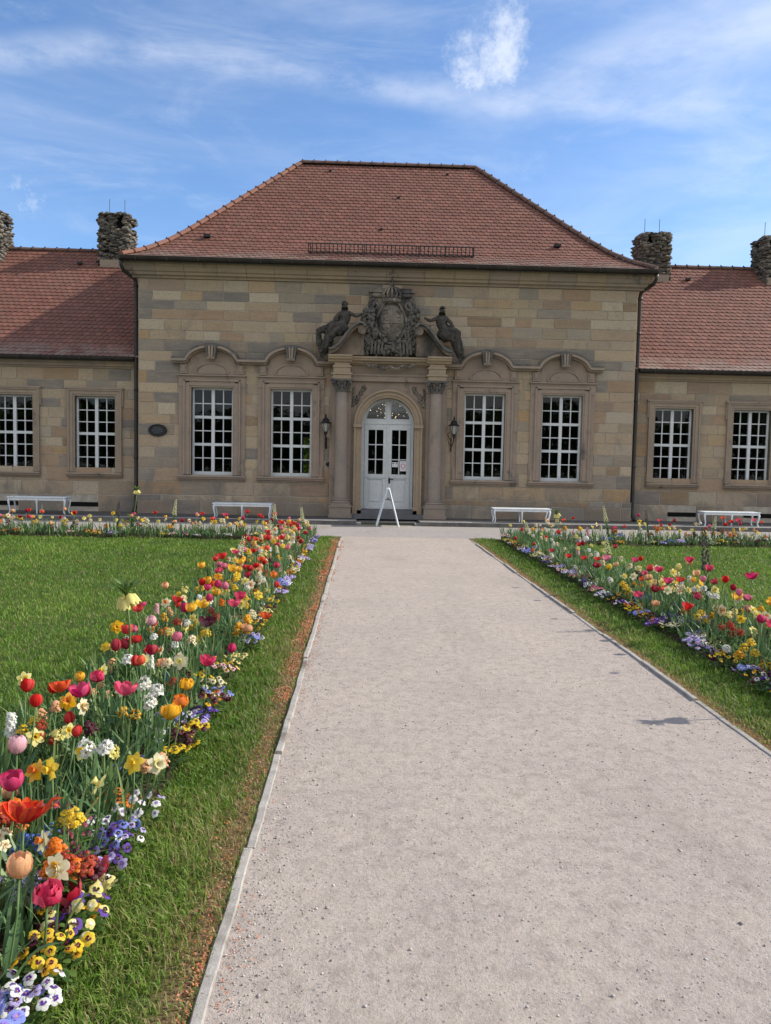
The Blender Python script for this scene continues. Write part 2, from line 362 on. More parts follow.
# transition of the path mouth
def soil_mat():
    m = mat('bed_soil', (.05, .035, .025), .95, .1); nt = m.node_tree; n2 = noise(nt, 35, 6, .7, vec=geo(nt))
    setcol(nt, mixc(nt, MAPR(nt, n2, .35, .7), (.045, .032, .022), (.085, .062, .042))); bump(nt, n2, .8, .03); return m
M['soil'] = soil_mat()
m = MB()
def mound(x0, x1, y0, y1, nx, ny):
    o = len(m.v)
    for j in range(ny+1):
        for i in range(nx+1):
            e = min(i, nx-i, 3)/3; f_ = min(j, ny-j, 2)/2
            m.v.append((x0+(x1-x0)*i/nx+random.uniform(-.012, .012), y0+(y1-y0)*j/ny, .003+.035*min(e, f_)+random.uniform(0, .012)*min(e, f_)))
    fs = [(o+j*(nx+1)+i, o+j*(nx+1)+i+1, o+(j+1)*(nx+1)+i+1, o+(j+1)*(nx+1)+i) for j in range(ny) for i in range(nx)]
    m.f += fs; m.m += [0]*len(fs); m.r += [.5]*len(fs)
mound(BED_L[0], BED_L[1], .2, BED_Y[1], 9, 120); mound(-22, BED_L[0]-.001, BED_Y[0], BED_Y[1], 160, 8)
tag(m.build('flower_bed_soil', M['soil'], smooth=True), kind='structure')
m = MB(); mound(BED_R[0], BED_R[1], .2, BED_Y[1], 9, 120); mound(BED_R[1]+.001, 24, BED_Y[0], BED_Y[1], 160, 8)
tag(m.build('flower_bed_soil', M['soil'], smooth=True), kind='structure')
# path edging: thin slabs set in the ground, slightly uneven
M['edge'] = mottled('weathered_concrete_edging', (.44, .41, .37), (.32, .295, .26), 14, bs=.6, soot=.30, sootcol=(.15, .125, .10))
for sx, x in ((-1, PX0), (1, PX1)):
    m = MB(); rr = random.Random(5+sx); y = -3.0
    while y < 15.7:
        ln = min(1.0, 15.75-y); n = 8
        a = rr.uniform(-.007, .007); b = rr.uniform(-.007, .007); z = .018+rr.uniform(-.009, .007)
        vs_ = []
        for i in range(n+1):
            t = i/n; xx = x+a*(1-t)+b*t+rr.uniform(-.003, .003); yy = y+.004+(ln-.008)*t
            o_ = .040
            vs_ += [(xx, yy, -.05), (xx, yy, z-.006+rr.uniform(-.004, .004)), (xx+sx*.005, yy, z), (xx+sx*(o_-.006), yy, z), (xx+sx*o_, yy, z-.008), (xx+sx*o_, yy, -.05)]
        fs = [(i*6+k, i*6+k+1, (i+1)*6+k+1, (i+1)*6+k) for i in range(n) for k in range(5)] + [(0, 1, 2, 3, 4, 5), tuple(n*6+k for k in (5, 4, 3, 2, 1, 0))]
        m.add(vs_, fs); y += ln
    tag(m.build('path_kerb', M['edge']), kind='structure')
# terrace in front of the walls with its kerb; lowered at the door
M['terrace'] = mottled('dark_terrace_paving', (.12, .115, .11), (.085, .083, .082), 5)
M['kerbstone'] = mottled('terrace_kerb_stone', (.34, .33, .32), (.25, .245, .24), 4, bs=.3)
M['kerbface'] = mottled('damp_kerb_face', (.10, .095, .09), (.16, .15, .14), 5)  # dark riser colour stands in for the shade on the kerb front
m = MB()
for a, b in ((-30, C-.80), (C+.80, 31)):
    m.box(a, b, ROAD_Y1+.16, YW+.1, -.05, TZ-.01)
m.box(C-.80, C+.80, ROAD_Y1+.35, YF+.3, -.05, .06)
tag(m.build('terrace_pavement', M['terrace']), kind='structure')
m = MB(); rr = random.Random(8)
for a, b in ((-30, C-.80), (C+.80, 31)):
    x = a
    while x < b-.01:
        e = min(x+1.0, b); y = rr.uniform(-.003, .003)
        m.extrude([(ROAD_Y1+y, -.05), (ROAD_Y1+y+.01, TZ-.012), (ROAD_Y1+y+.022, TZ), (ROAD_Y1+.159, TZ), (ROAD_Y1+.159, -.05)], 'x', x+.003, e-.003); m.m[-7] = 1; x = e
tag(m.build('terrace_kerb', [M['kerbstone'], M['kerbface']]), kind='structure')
for sx in (-1, 1):
    m = MB(); x = C+sx*.80
    m.box(min(x, x-sx*.12), max(x, x-sx*.12), ROAD_Y1+.10, ROAD_Y1+1.0, -.05, .055); tag(m.build('terrace_kerb', M['kerbstone']), kind='structure')

# ------------------------------------------------------------------ leaf-like numpy soups
def soup(name, V, F4, F3, mats, fattr, kind='stuff', label=None, smooth=False, cat=None):
    """V (n,3); F4 (a,4) quads, F3 (b,3) tris; fattr dict of per-face arrays (quads first)"""
    me = bpy.data.meshes.new(name); nv, a, b = len(V), len(F4), len(F3)
    me.vertices.add(nv); me.vertices.foreach_set('co', V.astype(np.float32).ravel())
    me.loops.add(a*4+b*3); me.polygons.add(a+b)
    me.loops.foreach_set('vertex_index', np.concatenate([F4.ravel(), F3.ravel()]).astype(np.int32))
    me.polygons.foreach_set('loop_start', np.concatenate([np.arange(a)*4, a*4+np.arange(b)*3]).astype(np.int32))
    me.update(calc_edges=True)
    for m_ in mats: me.materials.append(m_)
    for k, v in fattr.items():
        if k == 'mat': me.polygons.foreach_set('material_index', v.astype(np.int32)); continue
        at_ = me.attributes.new(k, 'FLOAT', 'FACE'); at_.data.foreach_set('value', v.astype(np.float32))
    o = link(name, me); tag(o, label, cat, kind=kind); return o
def blades(name, P, h, w, lean, m_, rnd, dry, label, cat):
    """P (n,3) roots; bent three-section blades"""
    n = len(P); a = rng.uniform(0, 2*np.pi, n); fa = a+rng.normal(1.57, .6, n)
    d = np.stack([np.cos(a), np.sin(a), np.zeros(n)], 1); sd = np.stack([np.cos(fa), np.sin(fa), np.zeros(n)], 1)
    up = np.array([0, 0, 1.0])
    q1 = P + d*(lean*h*.30)[:, None] + up*(h*.55)[:, None]
    q2 = P + d*(lean*h*.95)[:, None] + up*(h*(1-.28*lean))[:, None]
    V = np.stack([P-sd*(w/2)[:, None], P+sd*(w/2)[:, None], q1+sd*(w*.40)[:, None], q1-sd*(w*.40)[:, None], q2], 1).reshape(-1, 3)
    b = np.arange(n)*5
    F4 = np.stack([b, b+1, b+2, b+3], 1); F3 = np.stack([b+3, b+2, b+4], 1)
    return soup(name, V, F4, F3, [m_], {'rnd': np.concatenate([rnd, rnd]), 'dry': np.concatenate([dry, dry])}, label=label, cat=cat)
def leafy_mat(name, stops, trans=.35, rough=.55, dry=None):
    m = mat(name, stops[0][1], rough, .3); nt = m.node_tree
    c = ramp(nt, attr(nt), stops)
    if dry: c = mixc(nt, attr(nt, 'dry'), c, dry)
    setcol(nt, c); b = nt.nodes['Principled BSDF']; t = nt.nodes.new('ShaderNodeBsdfTranslucent'); nt.links.new(c, t.inputs[0])
    mx_ = nt.nodes.new('ShaderNodeMixShader'); mx_.inputs[0].default_value = trans; nt.links.new(b.outputs[0], mx_.inputs[1]); nt.links.new(t.outputs[0], mx_.inputs[2])
    nt.links.new(mx_.outputs[0], nt.nodes['Material Output'].inputs[0]); return m
M['grass'] = leafy_mat('grass_blades', [(0, (.065, .145, .02)), (.4, (.14, .26, .032)), (.8, (.215, .33, .05)), (1, (.32, .38, .10))], .45, .5, (.36, .27, .14))
def vn(x, y, s, seed=0):      # cheap smooth value noise for patches
    r_ = np.random.default_rng(seed).uniform(-1, 1, (64, 64)); gx, gy = (x*s) % 63, (y*s) % 63
    i, j = gx.astype(int), gy.astype(int); fx, fy = gx-i, gy-j; fx = fx*fx*(3-2*fx); fy = fy*fy*(3-2*fy)
    return (r_[i, j]*(1-fx)+r_[i+1, j]*fx)*(1-fy)+(r_[i, j+1]*(1-fx)+r_[i+1, j+1]*fx)*fy
def scatter(x0, x1, y0, y1, dens, dmin, keep=None):
    """random points with density falling with the square of the distance"""
    out = []
    y = y0
    while y < y1:
        ye = min(y+.5, y1); ym = (y+ye)/2
        xs_ = np.arange(x0, x1, 1.0)
        for xa in xs_:
            xb = min(xa+1, x1); d2 = ym*ym+((xa+xb)/2)**2
            if abs((xa+xb)/2-.3)-1.0 > ym*.62+1: continue       # far outside any view down the path
            k = int(max(dmin, min(dens, dens*12/d2))*(xb-xa)*(ye-y))
            out.append(np.stack([rng.uniform(xa, xb, k), rng.uniform(y, ye, k)], 1))
        y = ye
    return np.concatenate(out)
def grass(name, parts, label):
    Q = np.concatenate(parts); x, y = Q[:, 0], Q[:, 1]; D = np.hypot(x, y)
    e = np.minimum(np.abs(x+.49), np.abs(x-2.30))
    pn = vn(x+50, y+50, 1.6, 1)*.6+vn(x+50, y+50, 5.0, 2)*.4
    dry = np.clip(rng.uniform(0, 1, len(x)) < np.clip(.10+.75*np.exp(-e/.10)+.30*np.clip(pn, 0, 1)*(e < .5), 0, 1), 0, 1).astype(float)*rng.uniform(.4, 1, len(x))
    keep = rng.uniform(0, 1, len(x)) > .62*np.exp(-e/.055)+.26*np.clip(pn, 0, 1)*(e < .4)
    Q, x, y, D, e, pn, dry = Q[keep], x[keep], y[keep], D[keep], e[keep], pn[keep], dry[keep]
    n = len(Q); h = rng.uniform(.022, .052, n)*(1+.45*pn)*(1+(e < .5)*.1)*np.clip(e/.12, .5, 1)
    tuft = vn(x+20, y+20, 7.0, 5); h *= 1+.55*np.clip(tuft, 0, 1)
    w = .0028+.0007*D
    rnd = np.clip(.42+.30*pn+.14*vn(x+9, y+9, .35, 8)+rng.normal(0, .18, n), 0, 1)
    return blades(name, np.concatenate([Q, np.zeros((n, 1))], 1), h, w, rng.uniform(.2, 1.2, n), M['grass'], rnd, dry, label, 'grass')
grass('grass', [scatter(BED_L[1]-.03, PX0-.040, 1.4, LAWN_Y, 15000, 1500), scatter(-13, BED_L[0]+.04, 2.2, BED_Y[0]+.04, 9000, 900)], 'short green lawn grass around the left flower bed')
grass('grass', [scatter(PX1+.034, BED_R[0]+.03, 1.4, LAWN_Y, 15000, 1500), scatter(BED_R[1]-.04, 14.5, 5, BED_Y[0]+.04, 9000, 900)], 'short green lawn grass around the right flower bed')
# fallen bud scales and grit
M['scale'] = leafy_mat('rusty_bud_scales', [(0, (.50, .13, .05)), (.5, (.58, .22, .10)), (.8, (.48, .32, .20)), (1, (.26, .17, .11))], .15, .8)
def flakes(name, Q, s, m_, label, cat, flat=.5):
    n = len(Q); P = np.concatenate([Q, rng.uniform(.003, .012, (n, 1))], 1); a = rng.uniform(0, 6.28, n); t = rng.normal(0, flat, n)
    u = np.stack([np.cos(a), np.sin(a), np.sin(t)], 1)*s[:, None]; v = np.stack([-np.sin(a), np.cos(a), rng.normal(0, flat, n)], 1)*(s*rng.uniform(.3, .6, n))[:, None]
    V = np.stack([P-u, P-v, P+u, P+v], 1).reshape(-1, 3); b = np.arange(n)*4
    return soup(name, V, np.stack([b, b+1, b+2, b+3], 1), np.zeros((0, 3), int), [m_], {'rnd': rng.uniform(0, 1, n)}, label=label, cat=cat)
n = 24000; yy = 1.6+14*rng.uniform(0, 1, n)**1.7; pn = vn(yy+3, yy*0+5, 1.4, 9)
xx = PX0-.055-np.abs(rng.normal(0, .055, n))*(1+.9*pn)*(.6+.8*(vn(yy*3+1, yy*0+2, 1.5, 12)+1)/2); q = rng.uniform(0, 1, n) < .06; xx[q] = PX0+np.abs(rng.normal(0, .035, q.sum())); kp = (vn(xx*2+9, yy*2+3, 1.6, 31) > -.02) | (rng.uniform(0, 1, n) < .15); xx, yy = xx[kp], yy[kp]
flakes('fallen_bud_scales', np.stack([xx, yy], 1), .0036+.0007*yy, M['scale'], 'rust brown fallen bud scales along the left path edging', 'litter')
n = 3000; yy = 3+12*rng.uniform(0, 1, n)**1.5; xx = PX1+.055+np.abs(rng.normal(0, .04, n))
flakes('fallen_bud_scales', np.stack([xx, yy], 1), .0028+.0004*yy, M['scale'], 'thin scatter of brown bud scales along the right path edging', 'litter')
# loose pebbles: small eight-faced stones
M['pebble'] = leafy_mat('pebbles', [(0, (.20, .18, .17)), (.3, (.36, .32, .30)), (.7, (.46, .42, .39)), (1, (.58, .55, .52))], 0, .9)
n = 8000; yy = 1.7+7*rng.uniform(0, 1, n)**1.6; xx = rng.uniform(PX0, PX1, n); q = rng.uniform(0, 1, n) < .4; xx[q] = PX0+np.abs(rng.normal(0, .14, q.sum())); q = rng.uniform(0, 1, n) < .1; xx[q] = PX1-np.abs(rng.normal(0, .1, q.sum()))
ok = (xx > PX0) & (xx < PX1); xx, yy = xx[ok], yy[ok]; n = len(xx)
s_ = rng.gamma(1.8, .0009, n)+.0009+.0002*yy
P = np.stack([xx, yy, .004+s_*.3], 1); O = np.array([(1, 0, 0), (0, 1, 0), (-1, 0, 0), (0, -1, 0), (0, 0, .8), (0, 0, -.6)])
V = P[:, None]+O[None]*s_[:, None, None]*rng.uniform(.6, 1.3, (n, 6, 1)); ang = rng.uniform(0, 6.28, n); ca, sa = np.cos(ang)[:, None], np.sin(ang)[:, None]
dx, dy = V[:, :, 0]-P[:, None, 0], V[:, :, 1]-P[:, None, 1]; V[:, :, 0] = P[:, None, 0]+dx*ca-dy*sa; V[:, :, 1] = P[:, None, 1]+dx*sa+dy*ca
T_ = np.array([(0, 1, 4), (1, 2, 4), (2, 3, 4), (3, 0, 4), (1, 0, 5), (2, 1, 5), (3, 2, 5), (0, 3, 5)])
F3 = (T_[None]+(np.arange(n)*6)[:, None, None]).reshape(-1, 3)
soup('pebbles', V.reshape(-1, 3), np.zeros((0, 4), int), F3, [M['pebble']], {'rnd': np.repeat(rng.uniform(0, 1, n), 8)}, label='loose pebbles lying on the gravel path', cat='pebbles')
# trees: an unseen wood added behind the viewer to darken the pane reflections and one beyond the building (seen through it)
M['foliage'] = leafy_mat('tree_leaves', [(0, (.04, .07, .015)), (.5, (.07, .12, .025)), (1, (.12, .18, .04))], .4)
def wood(name, x0, x1, y0, y1, hgt, n, label):
    x = rng.uniform(x0, x1, n); y = rng.uniform(y0, y1, n); top = hgt*(.72+.28*vn(x+80, y+80, .11, 4)); z = rng.uniform(0, 1, n)**.8*top
    P = np.stack([x, y, z], 1); u = rng.normal(0, 1, (n, 3)); u /= np.linalg.norm(u, axis=1)[:, None]; v = np.cross(u, rng.normal(0, 1, (n, 3))); v /= np.linalg.norm(v, axis=1)[:, None]
    s = rng.uniform(.3, .8, n)[:, None]; V = np.stack([P-u*s, P-v*s*.6, P+u*s, P+v*s*.6], 1).reshape(-1, 3); b = np.arange(n)*4
    soup(name, V, np.stack([b, b+1, b+2, b+3], 1), np.zeros((0, 3), int), [M['foliage']], {'rnd': rng.uniform(0, 1, n)}, label=label, cat='wood')
wood('wood', -80, 80, -85, -72, 13, 30000, 'added unseen green wood far behind the viewer')
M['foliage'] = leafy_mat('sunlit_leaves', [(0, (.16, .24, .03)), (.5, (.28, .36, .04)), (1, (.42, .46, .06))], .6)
wood('hedge', -30, 30, 40, 42, 5, 16000, 'sunlit green hedge beyond the pavilion')

# ================================================================== BUILDINGS
def cells(mb, x0, x1, z0, z1, y0, y1, openings):
    xs = sorted({x0, x1} | {v for o in openings for v in o[:2]}); zs = sorted({z0, z1} | {v for o in openings for v in o[2:]})
    for a, b in zip(xs, xs[1:]):
        run = None
        for c, d in zip(zs, zs[1:]):
            if any(o[0] <= (a+b)/2 <= o[1] and o[2] <= (c+d)/2 <= o[3] for o in openings):
                if run: mb.box(a, b, y0, y1, run[0], run[1]); run = None
            else: run = (run[0], d) if run else (c, d)
        if run: mb.box(a, b, y0, y1, run[0], run[1])
def ashlar(mb, x0, x1, z0, z1, Y, openings, proud=.012, gap=.015, seed=1):
    rr = random.Random(seed)
    z = z0; k = 0
    while z < z1-.02:
        h = rr.choice([.38, .36]) if z < z0+.7 else rr.choice([.235, .26, .29, .32, .25])
        if z+h > z1-.12: h = z1-z
        x = x0; row = rr.random()
        cuts = []
        first = True
        while x < x1-.02:
            w = rr.uniform(.38, 1.05) if z > z0+.7 else rr.uniform(.6, 1.2)
            if first: w *= rr.choice([.5, 1]); first = False
            if x+w > x1-.25: w = x1-x
            # clip against openings
            segs = [(x, x+w)]
            for o in openings:
                if z+h*.5 > o[2] and z+h*.5 < o[3]:
                    ns = []
                    for (a, b) in segs:
                        if o[1] <= a or o[0] >= b: ns.append((a, b)); continue
                        if a < o[0]: ns.append((a, o[0]))
                        if b > o[1]: ns.append((o[1], b))
                    segs = ns
            for (a, b) in segs:
                if b-a < .05: continue
                y = Y + rr.uniform(-.004, .003)
                zz0, zz1 = z+gap/2, z+h-gap/2; aa, bb = a+gap/2, b-gap/2; e = .006
                vs_ = [(aa, Y+proud, zz0), (bb, Y+proud, zz0), (bb, Y+proud, zz1), (aa, Y+proud, zz1),
                       (aa+e, y, zz0+e), (bb-e, y, zz0+e), (bb-e, y, zz1-e), (aa+e, y, zz1-e)]
                r = rr.random() if rr.random() < .75 else min(1, max(0, row+rr.uniform(-.1, .1)))
                if 4.12 < z+h/2 < 4.62 and 1.6 < abs((aa+bb)/2-C) < 5.9: r = rr.choice([.6, .6, .62, .58])
                mb.add(vs_, [(4, 5, 6, 7), (0, 1, 5, 4), (1, 2, 6, 5), (2, 3, 7, 6), (3, 0, 4, 7)], 0, r)
            x += w
        z += h

def sweep_xz(mb, path, t, y0, y1, mi=0):
    """a band of thickness t (upwards from the path) swept along an xz path, depth y0..y1"""
    n = len(path); vs_ = []
    for i, (x, z) in enumerate(path):
        a = path[max(i-1, 0)]; b = path[min(i+1, n-1)]
        d = Vector((b[0]-a[0], b[1]-a[1])).normalized(); nx, nz = -d.y, d.x
        if nz < 0: nx, nz = -nx, -nz
        for (o, y) in ((0, y0), (t, y0), (t, y1), (0, y1)): vs_.append((x+nx*o, y, z+nz*o))
    fs = [(i*4+k, i*4+(k+1) % 4, (i+1)*4+(k+1) % 4, (i+1)*4+k) for i in range(n-1) for k in range(4)]
    fs += [(0, 1, 2, 3), tuple((n-1)*4+k for k in (3, 2, 1, 0))]
    mb.add(vs_, fs, mi)

# ---- window meshes (origin: centre of the opening at its bottom, front wall plane y = 0)
def window_frame_mesh(w, h, rows, thick_rows, cols=4):
    m = MB(); y0, y1 = .13, .19; hw = w/2; f = .05
    m.box(-hw, -hw+f, y0, y1, 0, h); m.box(hw-f, hw, y0, y1, 0, h)
    m.box(-hw+f, hw-f, y0, y1, 0, f*1.7); m.box(-hw+f, hw-f, y0, y1, h-f, h)
    m.box(-.042, .042, y0-.012, y1, f*1.7, h-f)
    zb, zt = f*1.7, h-f
    for i in range(1, rows):
        z = zb+(zt-zb)*i/rows
        t = .036 if i in thick_rows else .013
        for sx in (-1, 1):
            a, b = sorted((sx*.042, sx*(hw-f))); m.box(a, b, y0-(.008 if i in thick_rows else -.012), y1-.01, z-t, z+t)
    for sx in (-1, 1):
        x = sx*(.042+hw-f)/2; m.box(x-.013, x+.013, y0+.009, y1-.013, zb, zt)
    # sash edges: casements a little in front of the fixed frame
    return m.mesh('window', M['paint'])
def pane_mesh(w, h):
    m = MB(); m.add([(-w/2+.03, .165, .03), (w/2-.03, .165, .03), (w/2-.03, .165, h-.03), (-w/2+.03, .165, h-.03)], [(0, 1, 2, 3)]); return m.mesh('pane', M['glass'])
def reveal(m, w, h, d=.45):
    hw = w/2
    m.box(-hw-.02, -hw, .0, d, 0, h); m.box(hw, hw+.02, .0, d, 0, h); m.box(-hw-.02, hw+.02, .0, d, h, h+.02); m.box(-hw-.02, hw+.02, .02, d, -.02, 0)
WM, HM = 1.10, 2.32
WW, HW = 1.08, 2.05
def main_surround():
    m = MB(); w = WM/2; reveal(m, WM, HM)
    H_ = HM
    for sx in (-1, 1):
        def bx(a, b, y0, y1, z0, z1):
            p, q = sorted((sx*a, sx*b)); m.box(p, q, y0, y1, z0, z1)
        bx(w, w+.045, -.035, 0.02, 0, H_+.045)                 # inner bead
        bx(w+.045, w+.16, -.055, .02, 0, H_+.12)             # flat band
        bx(w+.16, w+.205, -.085, .02, 0, H_+.165)             # outer moulding
        bx(w+.205, w+.33, -.03, .02, 0, H_+.02)              # back strip
        bx(w+.205, w+.33, -.045, .02, H_+.02, H_+.30)         # ear
        bx(w+.205, w+.30, -.06, .02, -.02, .30)
    m.box(-w, w, -.035, .02, H_, H_+.045); m.box(-w-.045, w+.045, -.055, .021, H_+.045, H_+.16) ; m.box(-w-.16, w+.16, -.085, .022, H_+.16, H_+.205)
    m.box(-w-.205, w+.205, -.045, .02, H_+.205, H_+.30)
    m.box(-w-.36, w+.36, -.10, .02, H_+.30, H_+.335)
    return m.mesh('surround', M['surround'])
def main_hood():
    m = MB(); zb = HM+.62      # underside of the cornice
    # frieze field with the segmental lunette
    arcp = [(.60*math.cos(R(a)), zb+.02+.36*math.sin(R(a))) for a in range(180, -1, -10)]
    base = HM+.335
    # frieze plate filled to the arch
    pl = [(-.84, base), (.84, base), (.84, zb), (.62, zb)] + [(x, z) for x, z in arcp[::-1]] + [(-.62, zb), (-.84, zb)]
    m.extrude(pl, 'y', -.03, .02)
    lun = [(.42*math.cos(R(a)), base+.05+.24*math.sin(R(a))) for a in range(180, -1, -12)]
    sweep_xz(m, lun, .035, -.065, -.028); m.extrude([(x*.86, z-.002) for x, z in lun], 'y', -.045, -.028)
    m.box(-.44, .44, -.06, -.028, base+.015, base+.05)
    for sx in (-1, 1):                                   # consoles at the ends of the frieze
        p, q = sorted((sx*.66, sx*.84)); m.box(p, q, -.075, -.029, base+.02, zb-.02)
        p, q = sorted((sx*.70, sx*.80)); m.box(p, q, -.10, -.074, base+.08, zb-.04)
    path = [(-1.05, zb), (-.70, zb)] + [(.66*math.cos(R(a)), zb-.06+.42*math.sin(R(a))) for a in range(168, 11, -9)] + [(.70, zb), (1.05, zb)]
    sweep_xz(m, path, .05, -.12, .02, 0)
    path2 = [(x*1.0, z+.05) for x, z in path]
    sweep_xz(m, path2, .06, -.22, .02, 1)
    m2 = [(-1.05, zb+.11), (-.72, zb+.11)] + [(.69*math.cos(R(a)), zb+.055+.42*math.sin(R(a))) for a in range(168, 11, -9)] + [(.72, zb+.11), (1.05, zb+.11)]
    sweep_xz(m, m2, .05, -.20, .02, 2)
    # sooty apron blocks that close the cornice up to the wall courses
    # keystone scroll
    for i, x in enumerate((-.10, -.035, .035, .10)):
        m.extrude([(x*.8-.022, zb+.14), (x*.8+.022, zb+.14), (x*1.15+.028, zb+.44), (x*1.15-.028, zb+.44)], 'y', -.27-.02*(i in (1, 2)), .02, 2 if i in (0, 3) else 0)
    m.tube([(-.16, -.22, zb+.45), (.16, -.22, zb+.45)], .04, 8, 2)
    m.tube([(-.10, -.25, zb+.13), (.10, -.25, zb+.13)], .03, 8, 0)
    return m.mesh('hood', [M['surround'], M['surround'], M['sooty']])
def sill_mesh(hw, mt):
    m = MB(); m.extrude([(.02, -.02), (-.12, -.02), (-.13, -.055), (-.10, -.065), (-.09, -.11), (-.05, -.13), (-.04, -.16), (.02, -.16)], 'x', -hw, hw)
    return m.mesh('sill', mt)
def wing_surround():
    m = MB(); w = WW/2; H_ = HW; reveal(m, WW, HW)
    for sx in (-1, 1):
        def bx(a, b, y0, y1, z0, z1):
            p, q = sorted((sx*a, sx*b)); m.box(p, q, y0, y1, z0, z1)
        bx(w, w+.05, -.03, .02, 0, H_+.05); bx(w+.05, w+.14, -.05, .02, 0, H_+.14)
        bx(w+.14, w+.185, -.075, .02, 0, H_+.185)
        bx(w+.185, w+.225, -.05, .02, 1.78, H_+.215); bx(w+.185, w+.205, -.05, .02, 0, .25)
    m.box(-w, w, -.03, .02, H_, H_+.05); m.box(-w-.05, w+.05, -.05, .021, H_+.05, H_+.14); m.box(-w-.14, w+.14, -.075, .022, H_+.14, H_+.185)
    m.box(-w-.24, w+.24, -.09, .02, H_+.185, H_+.23)
    return m.mesh('surround', M['surround_grey'])
me_wf = window_frame_mesh(WM, HM, 6, (2, 4)); me_wp = pane_mesh(WM, HM); me_ws = main_surround(); me_wh = main_hood(); me_sill = sill_mesh(.90, M['surround'])
me_gf = window_frame_mesh(WW, HW, 6, (3,)); me_gp = pane_mesh(WW, HW); me_gs = wing_surround(); me_gsill = sill_mesh(.74, M['surround_grey'])
def add_window(parent, x, Y, z, big):
    wd = link('window', me_wf if big else me_gf, parent, (x, Y, z))
    link('pane', me_wp if big else me_gp, wd); link('surround', me_ws if big else me_gs, wd); link('sill', me_sill if big else me_gsill, wd)
    if big: link('hood', me_wh, wd)
    return wd

# ---- tiled roof slope
def slope_tiles(mb, course, prof, xl, xr, T, seed=1, tw=.165, ex=.175):
    """prof: [(s, z)] inset/height polyline from the eave up; xl(s), xr(s): horizontal limits; T maps (x, s, z) to the world"""
    rr = random.Random(seed)
    acc = [0]
    for a, b in zip(prof, prof[1:]): acc.append(acc[-1]+math.hypot(b[0]-a[0], b[1]-a[1]))
    def at_(u):
        u = max(0, min(u, acc[-1]))
        for i in range(len(acc)-1):
            if u <= acc[i+1]+1e-9:
                t = (u-acc[i])/(acc[i+1]-acc[i]); a, b = prof[i], prof[i+1]
                d = Vector((b[0]-a[0], b[1]-a[1])).normalized()
                return a[0]+(b[0]-a[0])*t, a[1]+(b[1]-a[1])*t, (-d.y, d.x)
    n = int(acc[-1]/ex)+1
    for i in range(n):
        u0 = i*ex - .03; u1 = min(u0+ex+.05, acc[-1])
        s0, z0, n0 = at_(u0); s1, z1, n1 = at_(u1)
        if u0 < 0: s0 -= .03*.9; z0 -= .012
        L0, L1 = xl(s0)-.0, xl(s1); R0, R1 = xr(s0), xr(s1)
        off = (i % 2)*tw/2
        k0 = int(math.floor((min(L0, L1)-off)/tw))-1; k1 = int(math.ceil((max(R0, R1)-off)/tw))+1
        for k in range(k0, k1):
            xa = k*tw+off+.004; xb = xa+tw-.008
            xm = (xa+xb)/2
            if xm < L0-.02 or xm > R0+.02: continue
            cl = lambda x, s_: max(min(x, xr(s_)), xl(s_))
            h0 = .034+rr.uniform(-.002, .003); h1 = .008; th = .022; sk = rr.uniform(-.002, .002)
            bot = []
            for j in range(5):
                t = j/4; x = xa+(xb-xa)*t
                du = .038*(1-4*(t-.5)**2)
                ss, zz = s0-n0[1]*du+0.0, z0+n0[0]*du
                bot.append((x, ss, zz))
            P = lambda x, s_, z_, nn, h: T(cl(x, max(s_, 0)), s_+nn[0]*h, z_+nn[1]*h)
            vs_ = [P(xa, s1, z1, n1, h1), P(xb, s1, z1, n1, h1)]
            vs_ += [P(x, ss, zz, n0, h0+sk*(1 if j > 2 else -1)) for j, (x, ss, zz) in enumerate(bot)]
            vs_ += [P(x, ss, zz, n0, h0-th) for (x, ss, zz) in bot]
            fs = [(0, 2, 3, 4, 5, 6, 1)] + [(2+j, 7+j, 8+j, 3+j) for j in range(4)] + [(0, 7, 2), (1, 6, 11)]
            r = rr.random(); mb.add(vs_, fs, 0, r); course += [float(i)]*len(fs)
def barrel_line(mb, a, b, rad=.10, seg=.36, lift=.03):
    a, b = Vector(a), Vector(b); d = b-a; n = max(1, int(d.length/seg)); u = d/n
    side = d.cross(Vector((0, 0, 1))).normalized(); up = side.cross(d).normalized()
    for i in range(n):
        p = a+u*i; q = p+u*1.08
        vs_ = []
        for (c, rr_) in ((p, rad*1.18), (p, rad*1.0), (q, rad*.9)):
            for k in range(9):
                t = R(-10+200*k/8); vs_.append(c+side*math.cos(t)*rr_*1.15+up*(math.sin(t)*rr_+lift))
        fs = [(j*9+k, j*9+k+1, (j+1)*9+k+1, (j+1)*9+k) for j in range(2) for k in range(8)] + [tuple(range(9))]
        mb.add(vs_, fs); 
        mb.ball(tuple(p+up*(rad*1.22+lift)+u*.03), (.022, .022, .016), n=6, m=4)

def copy_part(o, parent, loc):
    c = o.copy(); COL.objects.link(c); c.parent = parent; c.location = loc; return c

# ================================================================== the pavilion
pav = empty('pavilion_building')
tag(pav, 'central sandstone pavilion with tall hipped red tile roof and ornate portal with white double door', 'building')
X0, X1 = C-6.65, C+6.65; ZT = 6.45
wins = [C-4.7, C-2.6, C+2.6, C+4.7]; WZ = 1.17
ops = [(x-WM/2, x+WM/2, WZ, WZ+HM) for x in wins]
dop = (C-1.0, C+1.0, TZ-.3, 3.62)
m = MB(); cells(m, X0, X1, -.05, ZT, YF+.012, YF+.45, ops+[dop])
rear = [(C-2.88, C-2.12, .5, 2.5)]
cells(m, X0, X1, -.05, ZT, 28.3, 28.7, rear)
m.box(X0, X0+.4, YF+.45, 28.3, -.05, ZT); m.box(X1-.4, X1, YF+.45, 28.3, -.05, ZT)
wall = m.build('wall', M['mortar'], pav)
m = MB()
ashlar(m, X0, X1, .62, 6.32, YF, [(a-.2, b+.2, c_-.05, d+.2) for a, b, c_, d in ops]+[(C-1.55, C+1.55, 0, 4.3)], seed=11)
